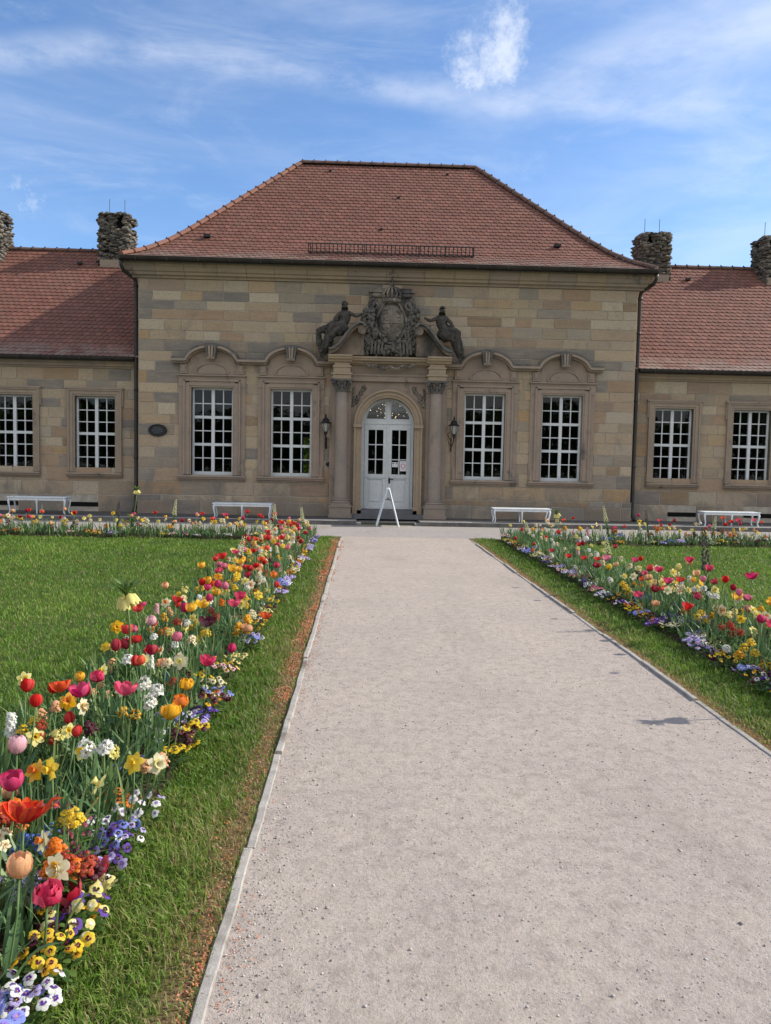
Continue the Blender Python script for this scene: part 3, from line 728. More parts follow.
ashlar(m, X0-.02, X1+.02, TZ-.02, .62, YF-.05, [(C-1.55, C+1.55, 0, 4.3)], seed=12)
# side walls: blocks too (seen at the corners)
blocks = m.build('stone_facing', M['ashlar'], pav)
for a, b in ((X0-.02, C-1.55), (C+1.55, X1+.02)): m = MB(); m.box(a, b, YF-.038, YF+.013, -.02, .62); m.build('plinth', M['mortar'], pav)
for x in (X0, X1):
    m = MB()
    rr = random.Random(int(x*10)); z = .1
    while z < 6.3:
        h = rr.choice([.26, .30, .33]); y = YF+.02
        while y < YW+1.2:
            w = rr.uniform(.4, .9); q = x + (-.008 if x == X0 else .008)
            m.box(min(x, q), max(x, q), y+.006, y+w-.006, z+.006, min(z+h, 6.32)-.006); y += w
        z += h
    m.build('side_facing', M['ashlar'], pav)
m = MB()   # interior: floor, ceiling and a dark partition
m.box(X0+.4, X1-.4, YF+.45, 28.3, .2, .3); m.box(X0+.4, X1-.4, YF+.45, 28.3, 5.9, 6.0)
m.box(X0+.402, X0+.42, YF+.46, 28.29, .3, 5.9); m.box(X1-.42, X1-.402, YF+.46, 28.29, .3, 5.9)
cells(m, X0+.42, X1-.42, .3, 5.9, 28.27, 28.298, rear)
m.box(C-2.06, C-1.96, YF+.46, 28.2, .3, 5.9) 
m.build('interior', M['dark'], pav)
for i, x in enumerate(wins): add_window(pav, x, YF, WZ, True)
# rear windows
m_rw = window_frame_mesh(.76, 2.0, 4, (2,))
for a, b, c_, d in rear: link('rear_window', m_rw, pav, ((a+b)/2, 28.3, c_))
# eave cornice
m = MB()
prof = [(YF+.02, 6.32), (YF-.05, 6.32), (YF-.055, 6.37), (YF-.14, 6.39), (YF-.15, 6.45), (YF-.20, 6.47), (YF-.24, 6.56), (YF-.30, 6.60), (YF-.31, 6.68), (YF-.34, 6.70), (YF-.34, 6.745), (YF+.02, 6.745)]
xs = [X0-.30]; rr = random.Random(4)
while xs[-1] < X1+.3-.9: xs.append(xs[-1]+rr.uniform(.7, 1.1))
xs.append(X1+.30)
for a, b in zip(xs, xs[1:]): m.extrude(prof, 'x', a+.004, b-.004, rr.choice([0, 0, 1]))
for sx, x in ((-1, X0), (1, X1)):
    pr = [(x-sx*.02, 6.32)] + [(x+sx*(YF-p[0]), p[1]) for p in prof[1:-1]] + [(x-sx*.02, 6.745)]
    m.extrude(pr, 'y', YF+.021, 28.9, 0)
m.build('cornice', [M['ochre'], M['surround']], pav)

# roof of the pavilion
EH, RH, EY, RY = 6.95, 2.72, 20.36, 24.8
ZE, ZR = 6.76, 10.86
prof = [(0, ZE), (.5, ZE+.27), (1.0, ZE+.64), (1.5, ZE+1.11), (RY-EY, ZR)]
hs = (EH-RH)/(RY-EY)
m = MB(); course = []
Tf = lambda x, s_, z: (C+x, EY+s_, z)
slope_tiles(m, course, prof, lambda s_: -(EH-max(s_, 0)*hs), lambda s_: EH-max(s_, 0)*hs, Tf, 5)
for sx in (-1, 1):
    pr2 = [(a*hs, z) for a, z in prof]
    Ts = (lambda sx: lambda x, s_, z: (C+sx*(EH-s_), RY+x, z))(sx)
    dl = RY-EY
    slope_tiles(m, course, pr2, lambda s_: -(dl-max(s_, 0)/hs), lambda s_: dl-max(s_, 0)/hs, Ts, 6)
roof = m.build('roof', M['tile'], pav, course=course)
m = MB()   # closed roof deck below the tiles
rings = []
for s_, z in prof:
    k = EH-s_*hs; rings.append([(C-k, EY+s_, z-.02), (C+k, EY+s_, z-.02), (C+k, 2*RY-EY-s_, z-.02), (C-k, 2*RY-EY-s_, z-.02)])
vs_ = [p for r_ in rings for p in r_]; fs = [(i*4+k, i*4+(k+1) % 4, (i+1)*4+(k+1) % 4, (i+1)*4+k) for i in range(len(rings)-1) for k in range(4)]
m.add(vs_, fs+[(3, 2, 1, 0)]); m.build('roof_deck', M['ridge_dark'], roof)
m = MB(); barrel_line(m, (C-RH, RY, ZR), (C+RH, RY, ZR)); m.build('ridge_tiles', M['ridge_dark'], roof)
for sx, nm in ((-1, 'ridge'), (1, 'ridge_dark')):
    m = MB()
    pts = [(C+sx*(EH-s_*hs), EY+s_, z) for s_, z in prof]
    for a, b in zip(pts, pts[1:]): barrel_line(m, a, b, .085, .34, .035)
    m.build('hip_tiles', M[nm], roof)
for k in range(4):      # small vents and roof hooks
    s_ = random.choice([1.7, 3.0, 3.9, 4.1]); x = random.uniform(-2.4, 2.4)
    z = ZE+1.11+(s_-1.5)*(ZR-ZE-1.11)/(RY-EY-1.5)
    m = MB(); m.box(C+x-.04, C+x+.04, EY+s_-.07, EY+s_+.03, z+.02, z+.06); m.build('roof_hook', M['iron'], roof)
for x in (-5.0, 4.6): 
    s_ = (EH-abs(x))/hs*.62+.2 if False else 1.2
    z = ZE+.85
    m = MB(); m.box(C+x-.09, C+x+.09, EY+s_-.12, EY+s_+.02, z, z+.07); m.build('roof_hook', M['iron'], roof)
# gutter
def gutter(x0, x1, Y, z, parent, ext=.0):
    m = MB(); pr = [(Y-.075*math.cos(R(a))-.02, z-.075*math.sin(R(a))) for a in range(0, 181, 20)] + [(Y+.055-.02+.03, z+.03), (Y-.02-.06, z+.012)]
    m.extrude(pr, 'x', x0, x1)
    m.tube([(x0, Y-.095, z+.01), (x1, Y-.095, z+.01)], .012, 6)
    x = x0+.4
    while x < x1: m.box(x-.012, x+.012, Y-.104, Y+.02, z-.082, z-.0); x += .8
    m.box(x0, x1, Y+.03, Y+.06, z-.10, z+.02)
    return m.build('gutter', M['gutter'], parent)
gutter(C-EH-.02, C+EH+.02, EY-.03, ZE-.02, pav)
for sx in (-1, 1):
    m = MB(); xx = C+sx*(EH+.05); pr = [(xx-.075*math.cos(R(a)), ZE-.02-.075*math.sin(R(a))) for a in range(0, 181, 20)]+[(xx+.075, ZE+.0), (xx-.075, ZE+.0)]
    m.extrude(pr, 'y', EY-.10, 2*RY-EY); m.build('gutter', M['gutter'], pav)
    # downpipe with its swan neck at the corner
    x = C+sx*6.75; xe = C+sx*(EH+.02)
    m = MB()
    m.tube([(xe, EY+.0, ZE-.09), (xe, EY+.02, ZE-.22), (xe-sx*.02, EY+.15, ZE-.33), (x+sx*.06, YF+.02, ZE-.42), (x+sx*.01, YF+.10, ZE-.48), (x, YF+.12, ZE-.60), (x, YF+.12, .45), (x, YF+.10, .30), (x+sx*.01, YF-.02, .20), (x+sx*.01, YF-.06, .13)], .05, 10)
    for z in (1.6, 3.4, 5.2): m.tube([(x, YF+.12, z-.03), (x, YF+.12, z+.03)], .062, 10)
    m.tube([(x, YF+.12, ZE-.66), (x, YF+.12, ZE-.60)], .068, 10)
    m.build('downpipe', M['gutter'], pav, smooth=True)
# snow guard
m = MB(); s_ = .52; z = ZE+.33
def gp(x, h): return (C+x, EY+s_-h*.25, z+h)
for x in np.arange(-2.2, 2.2001, .11): m.tube([gp(x, .02), gp(x, .25)], .013, 5)
for h in (.03, .25): m.tube([gp(-2.22, h), gp(2.22, h)], .018, 5)
for x in np.arange(-2.15, 2.3, .72): m.tube([gp(x, .24), gp(x, .0), (C+x, EY+s_-.02, z-.02), (C+x, EY+s_+.3, z+.17)], .014, 5)
m.build('snow_guard', M['gutter'], roof)

# ------------------------------------------------------------------ the portal
AR, SPR = .70, 2.61
def arch_plate(mb, hw, zt, zb, r, spr, y0, y1, mi=0):
    """plate |x|<hw, zb..zt with a round-headed opening of radius r"""
    n = 24
    for sx in (-1, 1):
        a, b = sorted((C+sx*r, C+sx*hw)); mb.box(a, b, y0, y1, zb, spr, mi)
    pts = [(C+r*math.cos(R(180-180*i/n)), spr+r*math.sin(R(180*i/n))) for i in range(n+1)]
    def outer(i):
        a = 180-180*i/n; dx, dz = math.cos(R(a)), math.sin(R(a)); t = min(hw/abs(dx) if abs(dx) > 1e-6 else 1e9, (zt-spr)/dz if dz > 1e-6 else 1e9); return (C+dx*t, spr+dz*t)
    for i in range(n):
        q = [pts[i], pts[i+1], outer(i+1), outer(i)]
        mb.extrude(q, 'y', y0, y1, mi, caps=True)
    for sx in (-1, 1):
        # corner triangle
        k = [outer(i) for i in range(n+1)]
        cx = C+sx*hw
        side = [p for p in k if abs(p[0]-cx) < 1e-6]; top = [p for p in k if abs(p[1]-zt) < 1e-6]
        s1 = max(side, key=lambda p: p[1]); t1 = min(top, key=lambda p: abs(p[0]-cx))
        mb.extrude([s1, (cx, zt), t1], 'y', y0, y1, mi)
def arch_ring(mb, r0, r1, spr, y0, y1, zb, mi=0, n=28):
    for i in range(n):
        a, b = 180*i/n, 180*(i+1)/n
        mb.extrude([(C+r0*math.cos(R(a)), spr+r0*math.sin(R(a))), (C+r1*math.cos(R(a)), spr+r1*math.sin(R(a))), (C+r1*math.cos(R(b)), spr+r1*math.sin(R(b))), (C+r0*math.cos(R(b)), spr+r0*math.sin(R(b)))], 'y', y0, y1, mi)
    for sx in (-1, 1):
        a, b = sorted((C+sx*r0, C+sx*r1)); mb.box(a, b, y0, y1, zb, spr, mi)
m = MB()
arch_plate(m, 1.56, 3.73, TZ, AR, SPR, YF-.13, YF+.35)
for sx in (-1, 1):      # stepped pilasters behind the columns
    a, b = sorted((C+sx*1.0, C+sx*1.14)); m.box(a, b, YF-.20, YF-.129, .55, 3.45)
    a, b = sorted((C+sx*.98, C+sx*1.50)); m.box(a, b, YF-.27, YF-.128, TZ, .50); 
    a, b = sorted((C+sx*1.36, C+sx*1.50)); m.box(a, b, YF-.20, YF-.129, .55, 3.45)
    a, b = sorted((C+sx*.98, C+sx*1.16)); m.box(a, b, YF-.235, YF-.127, 3.45, 3.73)
portal = m.build('portal', M['surround'], pav)
m = MB(); arch_ring(m, AR, AR+.06, SPR, YF-.19, YF+.1, .31); arch_ring(m, AR+.06, AR+.16, SPR, YF-.22, YF-.12, .31); arch_ring(m, AR+.16, AR+.21, SPR, YF-.27, YF-.12, .31)
for sx in (-1, 1):
    a, b = sorted((C+sx*(AR-.01), C+sx*(AR+.23))); m.box(a, b, YF-.29, YF-.12, SPR-.10, SPR-.02); m.box(a, b, YF-.30, YF-.12, TZ, .42)
m.build('door_arch', M['ochre'], portal)
for sx in (-1, 1):     # carved leaves in the spandrels
    m = MB()
    for k in range(11):
        t = k/10; x = C+sx*(.92-.30*t); z = 3.05+.50*t
        m.ball((x+random.uniform(-.03, .03)+sx*.03, YF-.145, z+.04), (.06, .045, .035), n=7, m=5, jit=.2)
    for k in range(9):
        m.ball((C+sx*(.93+random.uniform(-.02, .02)), YF-.145, 3.1+.055*k), (.035, .04, .04), n=7, m=5, jit=.2)
    m.build('spandrel_carving', M['relief'], portal, smooth=True)
# columns
def column_shaft():
    m = MB(); prof = [(.185, 0), (.17, .05), (.168, .9), (.155, 2.2), (.142, 2.86)]
    m.lathe(prof, 28); return m.mesh('column', M['column'], smooth=True)
def column_base():
    m = MB(); m.box(-.28, .28, -.28, .2, -.48, -.20); m.box(-.31, .31, -.31, .2, -.48, -.38); m.box(-.30, .30, -.30, .2, -.20, -.155)
    m.box(-.25, .25, -.25, .25, -.155, -.10)
    m.lathe([(.235, -.10), (.25, -.08), (.235, -.055), (.20, -.045), (.195, -.03), (.215, -.015), (.20, .01), (.186, .012)], 28); return m.mesh('pedestal', M['column'])
def column_capital():
    m = MB(); m.lathe([(.142, 0), (.165, .01), (.165, .03), (.145, .04), (.15, .18), (.21, .27)], 20)
    for row, (z, r_, n) in enumerate(((.05, .165, 8), (.13, .19, 8))):
        for k in range(n):
            a = 2*math.pi*(k+.5*row)/n; c, s_ = math.cos(a), math.sin(a)
            m.tube([(r_*c*.9, r_*s_*.9, z-.03), (r_*c*1.02, r_*s_*1.02, z+.05), (r_*c*1.25, r_*s_*1.25, z+.09), (r_*c*1.32, r_*s_*1.32, z+.06)], [.03, .035, .028, .015], 6)
    for k in range(4):
        a = math.pi/4+math.pi/2*k; c, s_ = math.cos(a), math.sin(a)
        m.tube([(.17*c, .17*s_, .15), (.26*c, .26*s_, .25), (.33*c, .33*s_, .25), (.34*c, .34*s_, .20), (.30*c, .30*s_, .19)], [.02, .03, .04, .035, .025], 7)
    q = [(.30, .30), (.12, .23), (0, .22), (-.12, .23), (-.30, .30), (-.23, .12), (-.22, 0), (-.23, -.12), (-.30, -.30), (-.12, -.23), (0, -.22), (.12, -.23), (.30, -.30), (.23, -.12), (.22, 0), (.23, .12)]
    m.extrude(q[::-1], 'z', .27, .32)
    return m.mesh('capital', M['sooty'])
def impost():
    m = MB(); m.box(-.24, .24, -.24, .3, .32, .43); m.box(-.27, .27, -.27, .3, .43, .47); m.box(-.22, .22, -.22, .3, .47, .62)
    m.box(-.245, .245, -.245, .3, .62, .66); m.box(-.20, .20, -.20, .3, .66, .74); return m.mesh('impost_block', M['ochre'])
mc, mb_, mk, mi_ = column_shaft(), column_base(), column_capital(), impost()
for sx in (-1, 1):
    cl_ = link('column', mc, pav, (C+sx*1.24, YF-.38, .60))
    link('pedestal', mb_, cl_); link('capital', mk, cl_, (0, 0, 2.82)); link('impost_block', mi_, cl_, (0, 0, 2.82))
# entablature
m = MB()
m.box(C-1.56, C+1.56, YF-.22, YF+.02, 3.73, 3.87); m.box(C-1.56, C+1.56, YF-.25, YF+.02, 3.87, 3.91)
m.box(C-1.50, C+1.50, YF-.18, YF+.02, 3.91, 4.14)
def corn(x0, x1, y, mi): 
    pr = [(YF+.02, 4.14), (y+.22, 4.14), (y+.20, 4.17), (y+.13, 4.18), (y+.11, 4.23), (y+.04, 4.25), (y+.03, 4.30), (y, 4.31), (y, 4.35), (YF+.02, 4.37)]
    m.extrude(pr, 'x', x0, x1, mi)
corn(C-.98, C+.98, YF-.44, 1); corn(C-1.60, C-.98, YF-.72, 1); corn(C+.98, C+1.60, YF-.72, 1)
for k in range(34):     # hanging carved garland under the middle of the cornice
    t = k/33; x = C-.62+1.24*t; z = 4.16-.10*math.sin(math.pi*t)-.03*math.sin(7*math.pi*t)
    m.ball((x, YF-.36+random.uniform(-.03, .03), z), (.045, .05, .04), 2, n=7, m=5, jit=.2)
m.build('entablature', [M['surround'], M['ochre'], M['relief']], portal)
# broken pediment
for sx in (-1, 1):
    m = MB()
    q = [(1.58, 4.37), (1.46, 4.40), (1.34, 4.49), (1.22, 4.63), (1.10, 4.80), (.99, 4.94), (.88, 5.03), (.80, 5.07), (.72, 5.05), (.69, 4.98)]
    path = [(C+sx*x, z) for x, z in (q if sx > 0 else q)]
    path = path if sx < 0 else path[::-1]
    sweep_xz(m, path, .09, YF-.66, YF+.02, 0)
    sweep_xz(m, [(x, z+.09) for x, z in path], .06, YF-.74, YF+.02, 1)
    poly = [(C+sx*x, z+.01) for x, z in q] + [(C+sx*.69, 4.37)]
    m.extrude(poly, 'y', YF-.46, YF+.02, 0)
    m.tube([(C+sx*.74, YF-.70, 4.99), (C+sx*.74, YF, 4.99)], .11, 12, 0)
    m.build('pediment', [M['pediment'], M['sooty']], portal)
# step block, door steps
m = MB()
m.box(C-1.05, C+1.05, YF-.62, YF+.3, TZ-.02, .215); m.box(C-.80, C+.80, YF-.30, YF+.32, .215, .31)
m.build('door_steps', M['step'], pav)
# ------------------------------------------------------------------ door
YD = YF+.13
m = MB()      # frame with transom, round head
arch_ring(m, AR-.07, AR+.01, SPR, YD, YD+.09, .31)
m.box(C-AR+.07, C+AR-.07, YD-.01, YD+.08, SPR+.01, SPR+.12)
m.box(C-.055, C+.055, YD-.005, YD+.08, SPR+.12, SPR+AR-.05)
arch_ring(m, AR-.11, AR-.07, SPR+.06, YD+.015, YD+.07, SPR+.12)
for sx in (-1, 1): a, b = sorted((C+sx*.055, C+sx*.085)); m.box(a, b, YD+.015, YD+.07, SPR+.12, SPR+AR-.09)
m.box(C-AR+.09, C+AR-.09, YD+.013, YD+.07, SPR+.12, SPR+.155)
door = m.build('door_frame', M['door_paint'], pav)
n = 20; m = MB(); m.add([(C+.66*math.cos(R(180*i/n)), YD+.04, SPR+.1+.60*math.sin(R(180*i/n))) for i in range(n+1)], [tuple(range(n+1))]); m.build('fanlight_pane', M['old_glass'], door)
for sx in (-1, 1):
    lf = MB(); xi, xo = .012, AR-.075
    def bx(a, b, y0, y1, z0, z1, mb=None):
        p, q = sorted((C+sx*a, C+sx*b)); (mb or lf).box(p, q, y0, y1, z0, z1)
    zb, zt = .325, SPR+.005
    st = .105
    bx(xi, xi+st, YD, YD+.055, zb, zt); bx(xo-st, xo, YD, YD+.055, zb, zt)
    bx(xi+st, xo-st, YD, YD+.055, zb, zb+.16); bx(xi+st, xo-st, YD, YD+.055, zt-.15, zt); bx(xi+st, xo-st, YD, YD+.055, 1.13, 1.27)
    bx(xi+st, xo-st, YD+.025, YD+.045, zb+.16, 1.13)                     # recessed lower panel
    bx(xi+st+.045, xo-st-.045, YD+.008, YD+.026, zb+.205, 1.085)
    xm = (xi+xo)/2; bx(xm-.016, xm+.016, YD+.008, YD+.05, 1.27, zt-.15)
    for z in (1.27+(zt-.15-1.27)*k/3 for k in (1, 2)): bx(xi+st, xo-st, YD+.009, YD+.049, z-.014, z+.014)
    if sx < 0: bx(-.03, .03, YD-.02, YD, zb, zt)                         # cover strip at the meeting edge
    bx(xi+.02, xo-.02, YD-.014, YD, 1.165, 1.19)
    leaf = lf.build('door', M['door_paint'], door); bevel(leaf, .005, 1)
    m = MB(); a, b = sorted((C+sx*(xi+st-.01), C+sx*(xo-st+.01))); m.add([(a, YD+.035, 1.25), (b, YD+.035, 1.25), (b, YD+.035, zt-.13), (a, YD+.035, zt-.13)], [(0, 1, 2, 3)]); m.build('pane', M['glass'], leaf)
    if sx > 0:
        m = MB(); hx = C+.065; m.box(hx-.022, hx+.022, YD-.012, YD, 1.02, 1.20); m.tube([(hx, YD, 1.14), (hx, YD-.06, 1.14)], .012, 8); m.tube([(hx, YD-.06, 1.14), (hx+.05, YD-.065, 1.14), (hx+.11, YD-.06, 1.135)], .012, 8)
        m.build('handle', M['iron'], leaf)
        # notices behind the glass
        px = C+xm
        m = MB(); m.box(px+.03, px+.195, YD+.026, YD+.03, 1.36, 1.635); nt_ = m.build('notice', M['paper'], leaf)
        m = MB()
        for k in range(14):
            a = 2*math.pi*k/14; m.ball((px+.112+.045*math.cos(a)*(1+.3*(k % 2)), YD+.0255, 1.50+.06*math.sin(a)), (.017, .001, .015), n=6, m=4)
        m.box(px+.05, px+.175, YD+.0245, YD+.026, 1.395, 1.403); m.box(px+.06, px+.165, YD+.0245, YD+.026, 1.60, 1.61)
        m.build('print', M['pinkprint'], leaf)
        m = MB(); m.box(px-.185, px-.03, YD+.026, YD+.03, 1.47, 1.60); m.build('notice', M['paper'], leaf)
        m = MB(); m.box(px-.175, px-.125, YD+.0245, YD+.026, 1.545, 1.585); m.box(px-.09, px-.045, YD+.0245, YD+.026, 1.545, 1.585); m.box(px-.16, px-.06, YD+.0245, YD+.026, 1.50, 1.507); m.build('print', M['blueprint'], leaf)
m = MB(); m.box(C-AR, C+AR, YD-.03, YD+.12, .31, .325); m.build('threshold', M['step'], door)

# ------------------------------------------------------------------ coat of arms over the portal
CX = C+.03
m = MB()      # back slab with scrolled outline
bk = [(-.62, 4.37), (.62, 4.37), (.66, 4.62), (.60, 4.9), (.66, 5.12), (.58, 5.36), (.50, 5.55), (.46, 5.80), (.60, 5.95), (.58, 6.06), (-.58, 6.06), (-.60, 5.95), (-.46, 5.80), (-.50, 5.55), (-.58, 5.36), (-.66, 5.12), (-.60, 4.9), (-.66, 4.62)]
m.extrude([(CX+x, z) for x, z in bk], 'y', YF-.14, YF+.02)
coat = m.build('coat_of_arms', M['relief'], pav)
m = MB(); m.box(CX-.60, CX+.60, YF-.20, YF-.0, 6.06, 6.13); m.box(CX-.56, CX+.56, YF-.16, YF, 6.13, 6.18)
for sx in (-1, 1): m.ball((CX+sx*.38, YF-.16, 5.99), (.18, .06, .06), jit=.15)
m.build('ledge', M['relief'], coat)
m = MB()
m.lathe([(.001, .10), (.20, .095), (.30, .075), (.36, .04), (.37, 0)][::-1], 32, (CX, YF-.14, 5.27), axis='y', sx=.98, sy=1.42)
shield = m.build('shield', M['relief'], coat, smooth=True)
m = MB()      # heraldic quartering in relief
for k in (-1, 0, 1): m.box(CX-.27+(.02*abs(k)), CX+.27-(.02*abs(k)), YF-.262+.02*abs(k), YF-.22, 5.255+k*.24, 5.275+k*.24)
m.box(CX-.012, CX+.012, YF-.264, YF-.22, 4.90, 5.68)
for (x, z) in [(x, z) for x in (-.16, .16) for z in (5.13, 5.39, 5.58, 4.95)]:
    for k in range(6): m.ball((CX+x+random.uniform(-.06, .06), YF-.235, z+random.uniform(-.06, .06)), (.03, .03, .035), n=6, m=5, jit=.2)
m.build('shield_relief', M['relief'], coat)
m = MB()      # frame of the shield and scrolls
pts = [(CX+.385*math.cos(R(a))*(1+.07*math.cos(R(4*a))), YF-.19-.03*math.cos(R(7*a)), 5.27+.56*math.sin(R(a))*(1+.05*math.cos(R(6*a)))) for a in range(0, 361, 10)]
m.tube(pts, [.036+.016*math.sin(i*2.1) for i in range(len(pts))], 8, caps=False)
def spiral(mb, cx, cz, r, turns, dir_, a0, y, rad):
    P = []
    for k in range(int(turns*14)+1):
        t = k/(turns*14); a = a0+dir_*t*turns*360; rr_ = r*(1-.82*t); P.append((cx+rr_*math.cos(R(a)), y-.05*t, cz+rr_*math.sin(R(a))))
    mb.tube(P, [rad*(1-.5*i/len(P)) for i in range(len(P))], 7)
for sx in (-1, 1):
    spiral(m, CX+sx*.46, 5.72, .15, 1.5, -sx, 90, YF-.2, .05)
    spiral(m, CX+sx*.50, 4.98, .14, 1.5, sx, 90, YF-.2, .05)
    spiral(m, CX+sx*.30, 4.66, .15, 1.4, sx, 0, YF-.2, .05)
    m.tube([(CX+sx*.40, YF-.2, 5.85), (CX+sx*.56, YF-.24, 5.60), (CX+sx*.48, YF-.26, 5.35), (CX+sx*.60, YF-.24, 5.10), (CX+sx*.52, YF-.22, 4.85)], [.04, .06, .05, .06, .04], 8)
m.build('scroll_frame', M['relief'], coat, smooth=True)
m = MB()      # crown
m.lathe([(.23, 0), (.25, .03), (.25, .08), (.22, .10)], 20, (CX, YF-.20, 5.80), sy=.6)
for k in range(7):
    a = R(180*k/6); x = CX+.22*math.cos(a)
    m.tube([(x, YF-.20-.13*math.sin(a), 5.88), (CX+.25*math.cos(a), YF-.20-.15*math.sin(a), 6.02), (CX+.14*math.cos(a), YF-.2-.08*math.sin(a), 6.17), (CX, YF-.2, 6.22)], .028, 6)
    m.ball((x, YF-.21-.14*math.sin(a), 5.93), .035, n=6, m=5)
m.ball((CX, YF-.2, 6.27), .06, n=8, m=6); m.box(CX-.015, CX+.015, YF-.215, YF-.185, 6.30, 6.43); m.box(CX-.045, CX+.045, YF-.213, YF-.187, 6.355, 6.385)
m.ball((CX, YF-.14, 6.02), (.16, .06, .14), n=10, m=7, jit=.08)
m.build('crown', M['relief'], coat, smooth=True)
m = MB(); rr = random.Random(3)      # trophies and foliage at the foot and the sides
for k in range(230):
    t = rr.random(); x = rr.uniform(-.92, .92); z = rr.uniform(4.40, 4.78) if abs(x) < .55 else rr.uniform(4.42, 4.95)
    m.ball((CX+x, YF-.26-rr.uniform(0, .16)*(1-abs(x)), z), (rr.uniform(.03, .075), .06, rr.uniform(.03, .08)), n=6, m=5, jit=.25)
for sx in (-1, 1):
    for k in range(110):
        z = rr.uniform(4.7, 5.60); x = .60+rr.uniform(-.20, .20)*(1.2-.6*(z-4.7)/.9)
        m.ball((CX+sx*x, YF-.22-rr.uniform(0, .1), z), (rr.uniform(.03, .07), .06, rr.uniform(.03, .09)), n=6, m=5, jit=.25)
    for k in range(4): m.tube([(CX+sx*(.25+.09*k), YF-.40, 4.42), (CX+sx*(.23+.09*k), YF-.36, 4.75)], [.04, .025], 7)
    for k in range(5):
        a0 = (CX+sx*.50, YF-.3, 4.60); m.tube([a0, (CX+sx*(.62+.07*k), YF-.36, 4.72+.10*k), (CX+sx*(.66+.09*k), YF-.36, 4.62+.14*k)], [.03, .045, .02], 6)
m.build('carved_trophies', [M['sooty']], coat, smooth=True)

# ------------------------------------------------------------------ statues
dtx = bpy.data.textures.new('drapery_folds', 'CLOUDS'); dtx.noise_scale = .12
def skin(name, nodes, edges, m_, parent=None, sub=2, disp=.0, loc=(0, 0, 0)):
    me = bpy.data.meshes.new(name); me.from_pydata([n_[:3] for n_ in nodes], edges, []); me.update()
    o = bpy.data.objects.new(name, me); COL.objects.link(o); o.location = loc
    if parent: o.parent = parent
    md = o.modifiers.new('skin', 'SKIN')
    sv = me.skin_vertices[0].data if me.skin_vertices else None
    if sv is None:
        me.skin_vertices.new() if hasattr(me.skin_vertices, 'new') else None
        sv = me.skin_vertices[0].data
    for i, n_ in enumerate(nodes):
        r_ = n_[3]; sv[i].radius = (r_, r_) if not isinstance(r_, tuple) else r_
        sv[i].use_root = (i == 0)
    md.use_smooth_shade = True
    s2 = o.modifiers.new('sub', 'SUBSURF'); s2.levels = sub; s2.render_levels = sub
    if disp:
        d = o.modifiers.new('disp', 'DISPLACE'); d.texture = dtx; d.strength = disp; d.texture_coords = 'GLOBAL'
    me.materials.append(m_); return o
def statue(label, sx, base):
    """seated figure leaning on a half pediment; sx: side the legs point to. Coordinates relative to base (the seat)"""
    bx_, by_, bz_ = base
    def P(x, y, z, r_): return (sx*x, y, z, r_)
    nodes = [P(0, 0, .08, .15), P(-.02, -.02, .24, .12), P(-.02, -.03, .38, .13), P(-.01, -.04, .47, .06), P(.0, -.07, .56, .068), P(.0, -.09, .63, .062),
             # near arm (towards the shield)
             P(-.14, -.04, .41, .055), P(-.30, -.10, .33, .045), P(-.42, -.12, .38, .034), P(-.47, -.12, .41, .028),
             # outer arm, resting on the thigh
             P(.13, -.05, .40, .055), P(.24, -.10, .27, .045), P(.28, -.17, .15, .034), P(.31, -.19, .12, .026),
             # thighs, knees, shins, feet
             P(.12, -.14, .10, .095), P(.32, -.22, .10, .085), P(.40, -.22, -.16, .062), P(.44, -.20, -.42, .04), P(.50, -.26, -.46, .035),
             P(.10, .04, .04, .095), P(.34, -.06, -.02, .085), P(.48, -.08, -.26, .06), P(.56, -.10, -.52, .04), P(.63, -.15, -.55, .035)]
    edges = [(0, 1), (1, 2), (2, 3), (3, 4), (4, 5), (2, 6), (6, 7), (7, 8), (8, 9), (2, 10), (10, 11), (11, 12), (12, 13), (0, 14), (14, 15), (15, 16), (16, 17), (17, 18), (0, 19), (19, 20), (20, 21), (21, 22), (22, 23)]
    root = empty('statue', base); root.scale = (1.03, 1.0, 1.06)
    tag(root, label, 'statue')
    b = skin('body', nodes, edges, M['statue'], root)
    # drapery over lap and legs, hanging folds
    dn = [P(-.10, -.0, .04, .15), P(.10, -.08, .0, .18), P(.28, -.14, .0, .16), P(.38, -.10, -.20, .15), P(.46, -.04, -.40, .12), P(.52, .0, -.62, .06)]
    skin('drapery', dn, [(i, i+1) for i in range(5)], M['statue'], root, 3, .12)
    # loose cloth fluttering beside the seat
    dn = [P(-.04, .06, .30, .07), P(.16, .12, .22, .09), P(.38, .10, .10, .10), P(.52, .08, .0, .09)]
    if sx < 0: dn += [P(.66, .04, -.0, .10), P(.64, .04, -.28, .08), P(.58, .04, -.54, .07), P(.52, .04, -.70, .04)]
    skin('cloak', dn, [(i, i+1) for i in range(len(dn)-1)], M['statue'], root, 3, .09)
    m = MB()      # hair, nose
    for k in range(26):
        a = random.uniform(0, 6.28); t = random.uniform(.0, 1.5); r_ = .075
        m.ball((sx*.0+r_*math.cos(a)*math.sin(t), -.075+r_*math.sin(a)*math.sin(t)*.9+.015, .61+r_*math.cos(t)), .024, n=6, m=5, jit=.2)
    m.build('hair', M['statue'], root, smooth=True)
    for nm_, c_, r_ in (('nose', (0, -.155, .59), (.010, .020, .018)), ('mouth', (0, -.148, .562), (.022, .01, .006)), ('eye', (-.024, -.146, .605), (.010, .006, .006)), ('eye', (.024, -.146, .605), (.010, .006, .006)), ('ear', (-.065, -.085, .592), (.008, .014, .022)), ('ear', (.065, -.085, .592), (.008, .014, .022))):
        m = MB(); m.ball(c_, r_, n=6, m=5); m.build(nm_, M['statue'], root, smooth=True)
    return root
statue('blackened stone figure seated on the left half of the broken pediment with hanging cloak', -1, (C-1.20, YF-.46, 5.00))
